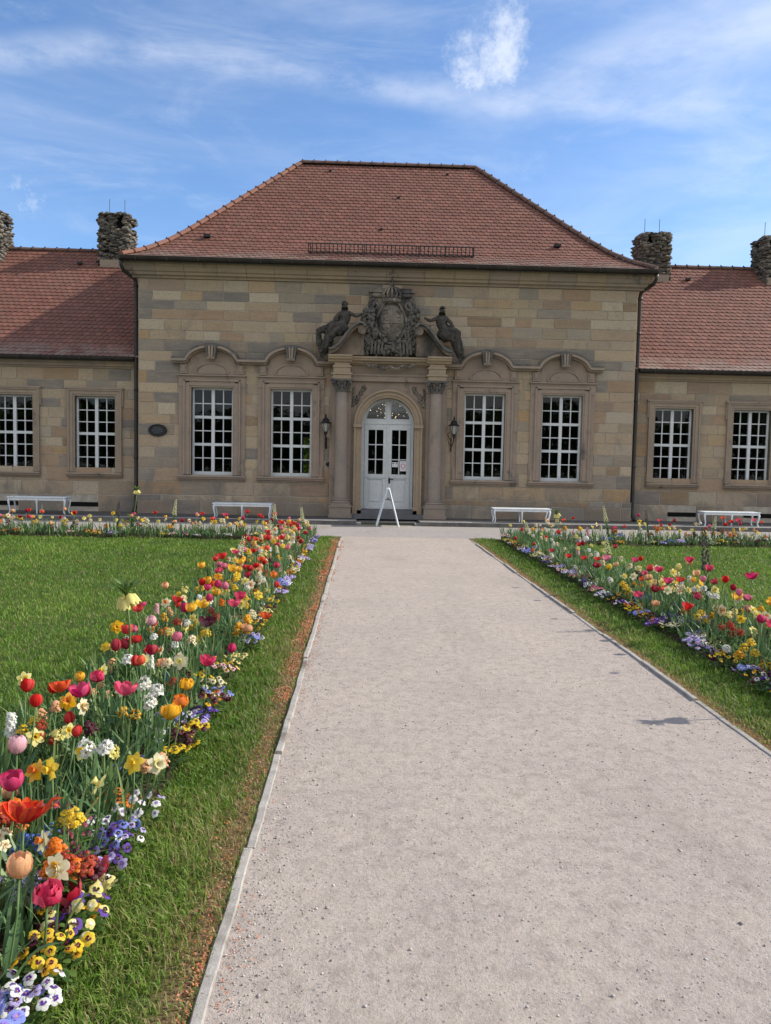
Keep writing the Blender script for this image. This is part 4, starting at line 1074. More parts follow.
statue('blackened stone figure reclining down the right half of the broken pediment', 1, (C+1.34, YF-.46, 4.93))

# ================================================================== wings
def rock(mb, c, s_, rr, mi):
    n, m_ = 6, 4
    v0 = len(mb.v); mb.ball(c, s_, mi, n=n, m=m_, jit=.28)
def make_chimney(parent, x, hole):
    cx, cy = x, 24.75; z0, z1 = 7.35, (9.10 if x < 0 else 8.98); w, d = .40, .38
    m = MB(); m.box(cx-w+.02, cx+w-.02, cy-d-.16, cy+d, 7.0, 7.62)
    base = m.build('chimney', M['surround_grey'], parent)
    m = MB(); rr = random.Random(int(x*13)+5)
    m.box(cx-w+.12, cx+w-.12, cy-d+.1, cy+d-.1, 7.7, z1-.08, 1)
    hz, hx = 8.80, cx+hole*.20
    for face in range(5):
        cnt = 260 if face in (0, 1, 2) else 110
        for k in range(cnt):
            z = rr.uniform(7.50, z1-.06); wz = w*(1-.10*max(0, (z-8.9)/.25)) + rr.uniform(-.01, .03); t = rr.uniform(-1, 1)
            if face == 0: p = (cx+t*wz, cy-d, z)
            elif face == 1: p = (cx-wz, cy+t*d, z)
            elif face == 2: p = (cx+wz, cy+t*d, z)
            elif face == 3: p = (cx+t*wz, cy+d, z)
            else: p = (cx+t*wz, cy+rr.uniform(-1, 1)*d, z1-.08+rr.uniform(-.03, .05))
            if face != 4 and abs(p[2]-hz) < .19 and (abs(p[0]-hx) < .13 if face == 0 else False): continue
            if face == (2 if hole > 0 else 1) and abs(p[2]-hz) < .18 and abs(p[1]-cy) < .16: continue
            rock(m, (p[0]+rr.uniform(-.03, .03), p[1]+rr.uniform(-.04, .04), p[2]), (rr.uniform(.05, .14), rr.uniform(.05, .12), rr.uniform(.03, .06)), rr, rr.choice([0, 0, 1, 1, 1]))
    m.build('rubble_stack', [M['tuff'], M['tuff_d'], M['void']], base)
    m = MB(); m.box(hx-.13, hx+.13, cy-d+.085, cy-d+.095, hz-.19, hz+.19)
    sx = 1 if hole > 0 else -1; q = cx+sx*(w-.115); m.box(q-.005, q+.005, cy-.16, cy+.16, hz-.18, hz+.18); m.build('flue_opening', M['void'], base)
    for q in (-.25, .22):
        m = MB(); m.tube([(cx+q, cy, z1-.1), (cx+q, cy, z1+.50)], .009, 5); m.build('lightning_rod', M['iron'], base)
    return base
WEY, WRY, WZE, WZR = 20.92, 24.9, 4.27, 8.02
def wing(sx):
    w = empty('wing_building', (0, 0, 0))
    tag(w, ('left' if sx < 0 else 'right')+' low sandstone wing with red tile roof, '+('its roof mostly in shadow' if sx < 0 else 'its roof in full sun'), 'building')
    a, b = C+sx*6.66, C+sx*17.4
    xa, xb = min(a, b), max(a, b)
    cs = [C+sx*q for q in (7.93, 10.13, 12.33, 14.53)]
    op = [(x-WW/2, x+WW/2, 1.18, 1.18+HW) for x in cs]
    vents = [C+sx*8.0+(.25*sx), C+sx*10.4]
    vop = [(x-.40, x+.40, .24, .36) for x in vents]
    m = MB(); cells(m, xa, xb, -.05, 4.12, YW+.012, YW+.4, op)
    m.box(xa, xb, 28.3, 28.7, -.05, 4.1); q = (xa if sx < 0 else xb); m.box(min(q, q-sx*.4), max(q, q-sx*.4), YW+.4, 28.3, -.05, 4.1)
    m.build('wall', M['mortar'], w)
    m = MB(); ashlar(m, xa, xb, .55, 3.98, YW, [(p-.17, q_+.17, r_-.05, s_+.2) for p, q_, r_, s_ in op], seed=21+sx)
    ashlar(m, xa, xb, TZ-.02, .55, YW-.03, vop, seed=23+sx); m.build('stone_facing', M['ashlar'], w)
    m = MB(); m.box(xa, xb, YW-.019, YW+.011, -.02, .55); m.build('plinth', M['mortar'], w)
    for x in vents: m = MB(); m.box(x-.40, x+.40, YW-.028, YW-.0195, .24, .36); m.build('cellar_vent', M['void'], w)
    m = MB(); m.box(xa+.02, xb-.02, YW+.41, 28.29, .2, .3); m.box(xa+.02, xb-.02, YW+.41, 28.29, 3.9, 4.0); m.box(xa+.1, xb-.1, 26.0, 26.1, .3, 3.9)
    q = C+sx*6.72; m.box(min(q, q+sx*.05), max(q, q+sx*.05), YW+.42, 26, .3, 3.9)
    m.build('interior', M['dark'], w)
    for x in cs: add_window(w, x, YW, 1.18, False)
    pr = [(YW+.02, 3.98), (YW-.03, 3.98), (YW-.04, 4.02), (YW-.10, 4.03), (YW-.11, 4.09), (YW-.16, 4.11), (YW-.19, 4.18), (YW-.22, 4.19), (YW-.22, 4.24), (YW+.02, 4.24)]
    m = MB(); rr = random.Random(9); x = xa
    while x < xb-.05:
        e = min(x+rr.uniform(.8, 1.3), xb); m.extrude(pr, 'x', x+.004, e-.004, rr.choice([0, 0, 1])); x = e
    m.build('cornice', [M['ochre'], M['surround']], w)
    m = MB(); course = []
    prof_ = [(0, WZE), (.4, WZE+.28), (WRY-WEY, WZR)]
    slope_tiles(m, course, prof_, lambda s_: xa, lambda s_: xb, lambda x, s_, z: (x, WEY+s_, z), 31+sx)
    rf = m.build('roof', M['tile'], w, course=course)
    m = MB(); vs_ = []
    for x in (xa, xb): vs_ += [(x, WEY+s_, z-.02) for s_, z in prof_] + [(x, 2*WRY-WEY-s_, z-.02) for s_, z in prof_[:-1][::-1]]
    n = 5; m.add(vs_, [(i, (i+1) % n, n+(i+1) % n, n+i) for i in range(n)] + [tuple(range(n)), tuple(range(n, 2*n))[::-1]]); m.build('roof_deck', M['ridge_dark'], rf)
    m = MB(); barrel_line(m, (xa, WRY, WZR), (xb, WRY, WZR), .09, .36, .0); m.build('ridge_tiles', M['ridge_dark'], rf)
    gutter(xa+(.0 if sx < 0 else .14), xb-(.14 if sx < 0 else 0), WEY-.04, WZE-.03, w)
    for k in range(2):
        x = C+sx*(8+rr.uniform(0, 6)); s_ = rr.choice([3.4, 3.6]); z = WZE+.28+(s_-.4)*(WZR-WZE-.28)/(WRY-WEY-.4)
        m = MB(); m.box(x-.07, x+.07, WEY+s_-.1, WEY+s_, z+.02, z+.08); m.build('roof_hook', M['iron'], rf)
    for q in (8.42, 12.30): make_chimney(w, C+sx*q, -sx if sx > 0 else 1)
    return w
wing(-1); wing(1)

# ------------------------------------------------------------------ things on and before the facade
def wall_lantern(x, label, z=1.95, crooked=False):
    t = empty('wall_lantern', (x, YF, z)); tag(t, label, 'lantern', 'wall lanterns beside the portal')
    m = MB(); m.box(-.025, .025, -.02, .0, -.02, .30)
    if crooked:
        m.tube([(0, -.02, .0), (-.03, -.10, .05), (.01, -.20, .16), (.03, -.26, .30), (.03, -.26, .42)], .014, 7)
        m.tube([(0, -.02, .28), (-.10, -.08, .36), (-.12, -.12, .44), (-.06, -.12, .47)], .010, 6); m.tube([(.0, -.14, .10), (-.08, -.12, .16), (-.10, -.10, .24)], .01, 6)
    else:
        m.tube([(0, -.02, .02), (0, -.12, .04), (0, -.22, .14), (0, -.26, .26), (0, -.26, .42)], .014, 7)
        m.tube([(0, -.02, .26), (0, -.14, .34), (0, -.2, .28)], .010, 6)
    m.lathe([(.014, .30), (.03, .34), (.05, .40), (.052, .425), (.0, .43)], 10, (0 if not crooked else .03, -.26, 0))
    m.build('bracket', M['iron'], t, smooth=True)
    cx = .03 if crooked else 0
    m = MB(); m.lathe([(.05, .43), (.115, .63), (.115, .65), (.05, .65)], 6, (cx, -.26, 0)); m.build('lamp_glass', M['lampglass'], t)
    m = MB()
    for k in range(6): a = 2*math.pi*k/6; m.tube([(cx+.053*math.cos(a), -.26+.053*math.sin(a), .43), (cx+.12*math.cos(a), -.26+.12*math.sin(a), .645)], .007, 5)
    m.lathe([(.15, .64), (.15, .655), (.09, .70), (.085, .73), (.10, .735), (.05, .78), (.02, .80), (.02, .82), (.032, .84), (.018, .865), (.008, .90), (0, .91)], 12, (cx, -.26, 0))
    m.build('lamp_roof', M['iron'], t)
wall_lantern(C-1.66, 'black wall lantern between the left portal column and the second window')
wall_lantern(C+1.72, 'black wall lantern with branched bracket between the right portal column and the third window', crooked=True)
pq = empty('oval_plaque', (C-6.14, YF-.012, 2.33)); tag(pq, 'dark oval metal plaque on the sandstone wall left of the first tall window', 'plaque')
m = MB(); m.lathe([(.245, 0), (.25, .015), (.235, .035), (.21, .035), (.20, .022), (0, .022)], 36, (0, 0, 0), axis='y', sy=.66); m.build('plate', M['iron'], pq)
m = MB(); rr = random.Random(2)
for z, hw in ((.065, .10), (.022, .14), (-.022, .14), (-.065, .09)):
    x = -hw
    while x < hw: w_ = rr.uniform(.015, .05); m.box(x, min(x+w_, hw), -.028, -.0215, z-.010, z+.010); x += w_+.012
m.build('lettering', mat('worn_grey_lettering', (.10, .11, .13), .6), pq)
m = MB(); m.lathe([(.06, 0), (.06, .03), (.035, .05), (0, .055)], 16, (C-1.60, YF-.0, 1.52), axis='y'); tag(m.build('bell_push', M['iron'], None), 'round dark bell push on the wall below the left lantern', 'bell')
# benches
def bench():
    t = empty('bench')
    m = MB(); m.box(-.78, .78, -.20, .20, .405, .44); o = m.build('seat', M['bench_paint'], t); bevel(o, .008, 2)
    m = MB(); 
    for y in (-.165, .165): m.box(-.72, .72, y-.012, y+.012, .345, .404)
    for x in (-.73, 0, .73): m.box(x-.012, x+.012, -.165, .165, .347, .403)
    m.build('apron', M['bench_paint'], t)
    for x in (-.72, 0, .72):
        for y in (-.165, .165):
            s_ = 1 if x > 0 else -1 if x < 0 else 0; q = 1 if y > 0 else -1
            m = MB(); m.tube([(x, y, .404), (x+s_*.025, y+q*.012, .34), (x+s_*.018, y+q*.01, .24), (x-s_*.01, y, .11), (x+s_*.0, y, .04), (x+s_*.025, y+q*.01, .0)], [.030, .030, .022, .017, .017, .022], 8)
            m.build('leg', M['bench_paint'], t, smooth=True)
    return t
b0 = bench()
bl = [(-8.28, 'white bench with curved legs below the two windows of the left wing'), (-3.02, 'white bench with curved legs below the two windows left of the portal'),
      (4.06, 'white bench with curved legs below the two windows right of the portal'), (9.48, 'white bench with curved legs below the windows of the right wing')]
for i, (x, lab) in enumerate(bl):
    if i == 0: o = b0
    else:
        o = b0.copy(); COL.objects.link(o)
        for ch in b0.children: c_ = ch.copy(); COL.objects.link(c_); c_.parent = o
    o.location = (x, (20.0, 19.6, 19.55, 19.6)[i], TZ-.01); o.scale = (.95, 1, (1, .88, .86, .86)[i]); tag(o, lab, 'bench', 'white benches along the facade')
# folding board seen edge-on before the door
t = empty('folding_sign_board', (C-.02, 19.2, 0)); tag(t, 'white folding sign board standing edge on before the door', 'sign')
for sx in (-1, 1):
    p, q = Vector((sx*.02, 0, .95)), Vector((sx*.275, 0, 0)); d = (q-p).normalized()
    m = MB()
    for y in (-.30, .30): m.tube([p+Vector((0, y, 0)), q+Vector((0, y, 0))], .017, 4)
    for k in (.04, .72): z = p.lerp(q, k); m.tube([z+Vector((0, -.30, 0)), z+Vector((0, .30, 0))], .018, 4)
    m.build('leg_frame', M['bench_paint'], t)
    m = MB(); a, b = p.lerp(q, .05), p.lerp(q, .71); w_ = .008
    m.add([(a.x-w_, -.29, a.z), (a.x-w_, .29, a.z), (b.x-w_, .29, b.z), (b.x-w_, -.29, b.z), (a.x+w_, -.29, a.z), (a.x+w_, .29, a.z), (b.x+w_, .29, b.z), (b.x+w_, -.29, b.z)], [(0, 1, 2, 3), (7, 6, 5, 4), (0, 4, 5, 1), (3, 2, 6, 7), (0, 3, 7, 4), (1, 5, 6, 2)])
    m.build('board', M['bench_paint'], t)
m = MB(); m.tube([(-.10, -.30, .68), (.10, -.30, .66)], .008, 5); m.tube([(-.03, -.30, .68), (-.0, -.30, .72), (.03, -.30, .67)], .012, 5); m.build('hinge_stay', M['iron'], t)
# chandelier inside, its lit bulbs glitter in the fanlight
ch = empty('chandelier', (C+.30, 24.3, 3.35)); tag(ch, 'lit crystal chandelier hanging inside behind the fanlight', 'chandelier')
m = MB(); m.tube([(0, 0, .3), (0, 0, 2.55)], .012, 6); m.lathe([(.05, .3), (.10, .2), (.04, .05), (.09, -.1), (0, -.2)], 12)
for k in range(10): a = 2*math.pi*k/10; m.tube([(0, 0, 0), (.25*math.cos(a), .25*math.sin(a), -.12), (.42*math.cos(a), .42*math.sin(a), .02)], .01, 5)
m.build('arms', M['iron'], ch)
rr = random.Random(12)
for k in range(44):
    a = rr.uniform(0, 6.28); r_ = rr.choice([.75, .55, .42, .30, .18]); m = MB(); m.ball((r_*math.cos(a), r_*math.sin(a), rr.uniform(-.35, .22)), (.007, .007, .011), n=6, m=5); m.build('bulb', M['bulb'], ch)

# ================================================================== FLOWERS
COLR = dict(red=(.62, .015, .010), crimson=(.40, .008, .03), magenta=(.60, .02, .13), raspberry=(.66, .04, .12), pink=(.72, .20, .30), pale_pink=(.80, .48, .52),
            white=(.80, .80, .74), cream=(.82, .76, .50), pale_yellow=(.82, .74, .26), yellow=(.82, .58, .03), gold=(.84, .46, .012), orange=(.80, .22, .015),
            peach=(.82, .46, .24), maroon=(.085, .006, .022), purple=(.10, .028, .30), violet=(.32, .20, .62), periwinkle=(.26, .32, .78), lavender=(.50, .42, .70),
            blue=(.10, .18, .60), brick=(.45, .055, .018), plum=(.10, .07, .085), ivory=(.66, .66, .40), dark=(.018, .006, .014), green=(.10, .16, .05), scarlet_orange=(.78, .09, .015))
PM = {}
def petal(col):
    if col not in PM:
        c = COLR[col]; m = mat('petal_'+col, c, .68, .12); nt = m.node_tree
        n = noise(nt, 260, 4, .7, stretch=(1, 1, .12)); cc = mixc(nt, MAPR(nt, n, .35, .7, 0, .75), c, tuple(min(1, x*.60) for x in c))
        cc = mixc(nt, MAPR(nt, attr(nt), 0, 1, 0, .45), cc, tuple(min(1, x*1.0+.14) for x in c))
        setcol(nt, cc); b = nt.nodes['Principled BSDF']; t = nt.nodes.new('ShaderNodeBsdfTranslucent'); nt.links.new(cc, t.inputs[0])
        mx_ = nt.nodes.new('ShaderNodeMixShader'); mx_.inputs[0].default_value = .38; nt.links.new(b.outputs[0], mx_.inputs[1]); nt.links.new(t.outputs[0], mx_.inputs[2])
        nt.links.new(mx_.outputs[0], nt.nodes['Material Output'].inputs[0]); PM[col] = m
    return PM[col]
M['strap'] = leafy_mat('bluish_green_leaves', [(0, (.05, .11, .045)), (.45, (.095, .18, .07)), (.8, (.15, .25, .09)), (1, (.24, .30, .10))], .3, .45)
M['leaf'] = leafy_mat('fresh_green_leaves', [(0, (.04, .09, .018)), (.5, (.075, .15, .03)), (1, (.13, .21, .05))], .35, .5)
M['stem'] = leafy_mat('green_stems', [(0, (.09, .16, .05)), (1, (.16, .25, .09))], .2, .5)
GM = [M['strap'], M['leaf'], M['stem']]
fr_ = random.Random(77)
U = lambda a, b: fr_.uniform(a, b)
def pet(mb, prof, wid, phi, curl=.3, nv=4, mi=0, mi2=None, jag=0.0, twist=0.0):
    """prof [(r,z)], wid [half width] per station"""
    vs_ = []; n = len(prof); c, s_ = math.cos(phi), math.sin(phi)
    for i, ((r_, z), w) in enumerate(zip(prof, wid)):
        for k in range(nv+1):
            v = -1+2*k/nv; ww = w*(1+U(-jag, jag)); x = r_-curl*w*v*v; y = ww*v; zz = z+U(-jag, jag)*.012+twist*v*w*(i/n)
            vs_.append((x*c-y*s_, x*s_+y*c, zz))
    r0 = fr_.random()
    for i in range(n-1):
        for k in range(nv):
            edge = mi2 is not None and ((k in (0, nv-1) and i > 0) or i >= n-2)
            mb.f.append(tuple(len(mb.v)+q for q in (i*(nv+1)+k, i*(nv+1)+k+1, (i+1)*(nv+1)+k+1, (i+1)*(nv+1)+k))); mb.m.append(mi2 if edge else mi); mb.r.append(min(1, max(0, r0+U(-.1, .1))))
    mb.v += vs_
def xf(mb, T): mb.v = [tuple(T @ Vector(p)) for p in mb.v]; return mb
def rot(tilt, az, loc=(0, 0, 0)): return Matrix.Translation(loc) @ Matrix.Rotation(az, 4, 'Z') @ Matrix.Rotation(tilt, 4, 'Y')
def b_tulip(openness=0.0):
    m = MB(); o = openness
    for k in range(6):
        q = 1 if k % 2 else .92; j = U(.9, 1.1)
        prof = [(.004, 0), (.017+.006*o, .007), (.026*q+.012*o, .022), (.027*q+.018*o, .040), (.021*q+.026*o, .055), (.010*q+.034*o*j, .067-.012*o)]
        pet(m, prof, [.005, .015, .022, .022, .014, .002], k*math.pi/3+U(-.1, .1), .35)
    return m
def b_parrot():
    m = MB()
    for k in range(13):
        j = U(.85, 1.15); o = .4+.6*(k % 3)/2+U(-.1, .15)
        prof = [(.004, 0), (.02+.012*o, .010), (.03+.028*o, .03*j), (.032+.045*o, .052*j), (.03+.062*o*j, .070*j-.02*o)]
        pet(m, prof, [.006, .017, .023, .017, .004], k*2*math.pi/6.5+U(-.2, .2), .3, mi2=1, jag=.18, twist=U(-.4, .4))
    return m
def b_double(sz=1.0, n=26):
    m = MB()
    for k in range(n):
        t = k/n; o = 1-t; j = U(.85, 1.15)
        prof = [(.003, 0), ((.012+.014*o)*sz, .008*sz), ((.016+.026*o)*sz*j, (.024+.004*t)*sz), ((.010+.028*o)*sz*j, (.044+.010*t)*sz*j)]
        pet(m, prof, [.004*sz, .013*sz, .019*sz, .010*sz], k*2.4+U(-.2, .2), .3, nv=3, jag=.22, twist=U(-.5, .5))
    return m
def b_daff(double=False, sz=1.0):
    m = MB()
    for k in range(6):
        z = .004+.003*(k % 2); pet(m, [(.006*sz, z), (.022*sz, z+.002), (.036*sz, z-.001+U(-.004, .004)), (.047*sz, z+U(-.008, .006))], [.006*sz, .016*sz, .014*sz, .002], k*math.pi/3, .1, mi=0, twist=U(-.3, .3))
    if double:
        for k in range(16): pet(m, [(.003, .004), (.010*sz, .014*sz), (.020*sz*U(.7, 1.3), .022*sz*U(.7, 1.3))], [.004, .009*sz, .006*sz], k*2.4, .2, nv=2, mi=fr_.choice([0, 1]), jag=.3)
    else:
        n = 12; prof = [(.007, .004), (.009, .012), (.010, .022), (.013, .030), (.017, .034)]; o = len(m.v)
        for i, (r_, z) in enumerate(prof):
            for k in range(n): a = 2*math.pi*k/n; q = (1+.12*math.sin(6*a))*sz if i == 4 else sz; m.v.append((r_*q*math.cos(a), r_*q*math.sin(a), z*sz))
        for i in range(4):
            for k in range(n): m.f.append((o+i*n+k, o+i*n+(k+1) % n, o+(i+1)*n+(k+1) % n, o+(i+1)*n+k)); m.m.append(1); m.r.append(.5)
        m.f.append(tuple(o+k for k in range(n))); m.m.append(1); m.r.append(.2)
    m.ball((0, 0, -.004), (.006, .006, .008), 2, n=6, m=4)
    return m
def b_disk(r_=.022, eye=True, spread=5):
    m = MB()
    for k, (a, q) in enumerate(((90, 1.0), (20, 1.0), (160, 1.0), (235, 1.15), (305, 1.15))):
        z = .001*k; pet(m, [(.002, z+.002), (.012*q*r_/.022, z+.004), (.021*q*r_/.022, z+U(-.001, .004)), (.026*q*r_/.022, z-.002)], [.004, .011*r_/.022, .013*r_/.022, .006*r_/.022], R(a), .15, nv=3, mi=0)
        if eye and k != 0: pet(m, [(.001, z+.0045), (.006, z+.0062), (.012*r_/.022, z+.0062)], [.002, .005, .003], R(a), .1, nv=2, mi=1)
    m.ball((0, 0, .006), .0028, 2, n=6, m=4)
    return m
def g_strap(mb, x, y, phi, Ln, w, bend, mi=0, z0=0.0):
    n = 7; vs_ = []; a = R(8)+bend*.15; px, pz = 0.0, 0.0; r0 = U(0, 1); tw = U(-.5, .5)
    for i in range(n+1):
        t = i/n; ww = w*(.55+.9*t if t < .5 else 1.0*(1-((t-.5)/.5)**2)+.0)*.9+.0006
        th = a+bend*t*t
        if i: px += Ln/n*math.sin(th); pz += Ln/n*math.cos(th)
        ph = phi+tw*t
        c, s_ = math.cos(phi), math.sin(phi); sc, ss = -math.sin(ph), math.cos(ph)
        for v, dz in ((-1, .35), (0, 0), (1, .35)): vs_.append((x+px*c+v*ww*sc - c*abs(v)*ww*.3, y+px*s_+v*ww*ss - s_*abs(v)*ww*.3, z0+pz+dz*ww*.3))
    fs = [(i*3+k, i*3+k+1, (i+1)*3+k+1, (i+1)*3+k) for i in range(n) for k in (0, 1)]
    mb.add(vs_, fs, mi, r0)
def g_small_leaf(mb, p, phi, el, Ln, w, mi=1):
    c, s_ = math.cos(phi), math.sin(phi); ce, se = math.cos(el), math.sin(el)
    P = lambda u, v, d=0: (p[0]+u*ce*c-v*s_-d*se*c, p[1]+u*ce*s_+v*c-d*se*s_, p[2]+u*se+d*ce)
    vs_ = [P(0, 0), P(Ln*.35, w), P(Ln*.35, 0, -.15*w), P(Ln*.35, -w), P(Ln*.75, w*.8, -.1*Ln), P(Ln*.75, 0, -.15*Ln), P(Ln*.75, -w*.8, -.1*Ln), P(Ln, 0, -.25*Ln)]
    mb.add(vs_, [(0, 2, 1), (0, 3, 2), (1, 2, 5, 4), (2, 3, 6, 5), (4, 5, 7), (5, 6, 7)], mi, U(0, 1))
# ---- libraries of shared meshes
LIB = {}
def lib(key, fn, mats, smooth=True):
    if key not in LIB: mb = fn(); LIB[key] = (mb, mats, mb.mesh(key.split('/')[0], mats, smooth))
    return LIB[key]
def stem_mb(r_=.0035, bow=.02, seed=0):
    m = MB(); m.tube([(0, 0, -.02), (bow*.4, 0, .35), (bow*.9, 0, .7), (bow, 0, 1.0)], [r_*1.2, r_*1.05, r_, r_*.9], 6, 2); return m
def leaf_part(kind, v):
    def fn():
        m = MB()
        if kind == 'tulip': g_strap(m, .008, 0, 0, U(.20, .30), U(.016, .026), U(.5, 1.5), 0)
        elif kind == 'daff': g_strap(m, .006, 0, 0, U(.26, .38), U(.005, .008), U(.2, 1.1), 0)
        return m
    return lib('leaf/%s%d' % (kind, v), fn, GM)
# a plant is a list of parts: (name, library entry, local matrix)
def spec(kind, col, col2, h, v):
    """returns [(part name, lib entry, matrix)] for a flower of height h"""
    P = []; I = Matrix.Identity(4)
    fr_.seed(hash_(kind, col, v))
    if kind in ('tulip', 'open_tulip', 'parrot_tulip', 'double_tulip'):
        if kind == 'tulip': bl = lib('bloom/tulip%s%d' % (col, v % 3), lambda: b_tulip((0, .25, .55)[v % 3]), [petal(col)])
        elif kind == 'open_tulip': bl = lib('bloom/open%s%d' % (col, v % 2), lambda: b_tulip(1.0+.3*(v % 2)), [petal(col)])
        elif kind == 'parrot_tulip': bl = lib('bloom/parrot%s' % col, b_parrot, [petal(col), petal(col2 or 'orange')])
        else: bl = lib('bloom/double%s%d' % (col, v % 2), lambda: b_double(1.0+.12*(v % 2)), [petal(col)])
        st = lib('stem/%d' % (v % 3), lambda: stem_mb(.0035, (.015, .03, .045)[v % 3]), GM); bow = (.015, .03, .045)[v % 3]
        P.append(('stem', st, Matrix.Diagonal((1, 1, h, 1))))
        P.append(('bloom', bl, rot(U(-.15, .35), U(0, 6), (bow, 0, h-.005)) @ Matrix.Scale(1.04, 4)))
        a = U(0, 6)
        for k in range(3): P.append(('leaf', leaf_part('tulip', (v*3+k) % 7), rot(0, a+k*2.2+U(-.3, .3)) @ Matrix.Scale(min(1.25, h/.36)*U(.85, 1.1), 4)))
    elif kind in ('daffodil', 'double_daffodil'):
        d = kind == 'double_daffodil'
        bl = lib('bloom/%s%s%s' % (kind, col, col2), lambda: b_daff(d), [petal(col), petal(col2 or col), GM[2]])
        st = lib('stem/%d' % (v % 3), lambda: stem_mb(.0035, (.015, .03, .045)[v % 3]), GM); bow = (.015, .03, .045)[v % 3]
        P.append(('stem', st, Matrix.Diagonal((1, 1, h, 1))))
        P.append(('bloom', bl, rot(U(.9, 1.45), U(-2.6, -.4), (bow, 0, h))))
        a = U(0, 6)
        for k in range(4): P.append(('leaf', leaf_part('daff', (v*4+k) % 7), rot(0, a+k*1.6+U(-.3, .3)) @ Matrix.Scale(min(1.2, h/.36)*U(.85, 1.1), 4)))
    elif kind == 'narcissus_cluster':
        def fn():
            m = MB()
            for k in range(6):
                b = b_daff(True, .52); xf(b, rot(U(.5, 1.4), k*1.05+U(-.3, .3), (.016*math.cos(k*1.05), .016*math.sin(k*1.05), U(-.02, .02)))); m.merge(b)
            return m
        P.append(('bloom', lib('bloom/cluster%s%d' % (col, v % 2), fn, [petal(col), petal(col2 or col), GM[2]]), Matrix.Translation((.02, 0, h))))
        P.append(('stem', lib('stem/0', lambda: stem_mb(), GM), Matrix.Diagonal((1, 1, h, 1)))); a = U(0, 6)
        for k in range(4): P.append(('leaf', leaf_part('daff', (v*4+k) % 7), rot(0, a+k*1.6) @ Matrix.Scale(min(1.2, h/.36), 4)))
    elif kind == 'wallflower':
        def fn():
            m = MB()
            for k in range(34):
                t = U(0, 1); a = k*2.4; r_ = .026*math.sin(math.pi*(.25+.65*t))*U(.6, 1.35)
                b = b_disk(.0085*U(.8, 1.25), False); 
                for i in range(len(b.m)): b.m[i] = 0
                xf(b, rot(U(.2, 1.0)*(1.1-t*.7), a, (r_*math.cos(a), r_*math.sin(a), .055*t-.02))); m.merge(b)
            return m
        n = 2+v % 2; a0 = U(0, 6)
        P.append(('foliage', lib('foliage/wall%d' % (v % 3), wall_leaves, GM), Matrix.Scale(h/.3, 4)))
        for k in range(n):
            a = a0+k*2*math.pi/n; q = .025+.02*(k > 0)
            P.append(('bloom', lib('bloom/wall%s%d' % (col, k % 2), fn, [petal(col)]), Matrix.Translation((q*math.cos(a), q*math.sin(a), h*(1-.12*k))) @ Matrix.Scale(.95, 4)))
    elif kind in ('pansy_clump', 'forget_me_not_clump'):
        big = kind == 'pansy_clump'
        P.append(('foliage', lib('foliage/pansy%d' % (v % 3), pansy_leaves, GM), Matrix.Scale(h/.13, 4)))
        fl = lib('bloom/%s%s%s' % (kind, col, col2), (lambda: b_disk(.019, True)) if big else (lambda: tiny_cluster()), [petal(col), petal(col2 or 'dark'), petal('gold')])
        alt = {'purple': 'white', 'violet': 'cream', 'lavender': 'white', 'yellow': 'maroon', 'white': 'lavender', 'maroon': 'gold', 'gold': 'orange', 'periwinkle': 'lavender'}.get(col, 'pale_yellow')
        fl2 = lib('bloom/%salt%s' % (kind, alt), lambda: b_disk(.017, True), [petal(alt), petal('dark'), petal('gold')]) if big else fl
        n = 11+v % 3 if big else 7
        for k in range(n):
            a = k*2.4+U(-.3, .3); r_ = (.012+.095*math.sqrt(k/n))
            P.append(('bloom', fl if U(0, 1) < .8 else fl2, rot(U(.35, .9), U(-2.7, -.3) if U(0, 1) < .7 else a, (r_*math.cos(a), r_*math.sin(a), h*U(.85, 1.08)*(1-.22*k/n))) @ Matrix.Rotation(U(0, 6), 4, 'Z') @ Matrix.Scale(U(.85, 1.15), 4)))
    elif kind == 'daisy':
        def fn():
            m = MB()
            for k in range(60):
                t = k/60; a = k*2.4; el = R(5+80*t); g_small_leaf(m, (.006*math.cos(a)*math.cos(el), .006*math.sin(a)*math.cos(el), .004*math.sin(el)), a, el, .013, .0022, 0)
            return m
        P.append(('foliage', lib('foliage/pansy%d' % (v % 3), pansy_leaves, GM), Matrix.Scale(.6, 4)))
        for k in range(4):
            a = k*1.7+U(0, 1); q = .035*k**.5; hh = h*U(.85, 1.05); loc = (q*math.cos(a), q*math.sin(a), 0)
            P.append(('stem', lib('stem/0', lambda: stem_mb(), GM), Matrix.Translation(loc) @ Matrix.Diagonal((.3, .6, hh, 1)))); P.append(('bloom', lib('bloom/daisy%s' % col, fn, [petal(col)]), rot(U(0, .4), a, (loc[0]+.005, loc[1], hh)) @ Matrix.Scale(1.15, 4)))
    elif kind == 'hyacinth':
        def fn():
            m = MB()
            for k in range(34):
                t = k/34; a = k*2.4; r_ = .020*(1-.4*t); b = b_disk(.011, False)
                for i in range(len(b.m)): b.m[i] = 0
                xf(b, rot(1.2-.7*t, a, (r_*math.cos(a), r_*math.sin(a), -.09+.11*t))); m.merge(b)
            return m
        P.append(('bloom', lib('bloom/hyacinth%s' % col, fn, [petal(col)]), Matrix.Translation((.008, 0, h))))
        P.append(('stem', lib('stem/0', lambda: stem_mb(), GM), Matrix.Diagonal((.5, 1, h, 1)))); a = U(0, 6)
        for k in range(4): P.append(('leaf', leaf_part('daff', (v*4+k) % 7), rot(0, a+k*1.6) @ Matrix.Scale(.8, 4)))
    elif kind == 'crown_imperial':
        def bell():
            m = MB()
            for k in range(6): pet(m, [(.003, 0), (.016, -.006), (.022, -.025), (.026, -.045), (.030, -.056)], [.004, .012, .014, .012, .003], k*math.pi/3, .3)
            m.tube([(0, 0, -.01), (0, 0, -.06)], .0025, 5); return m
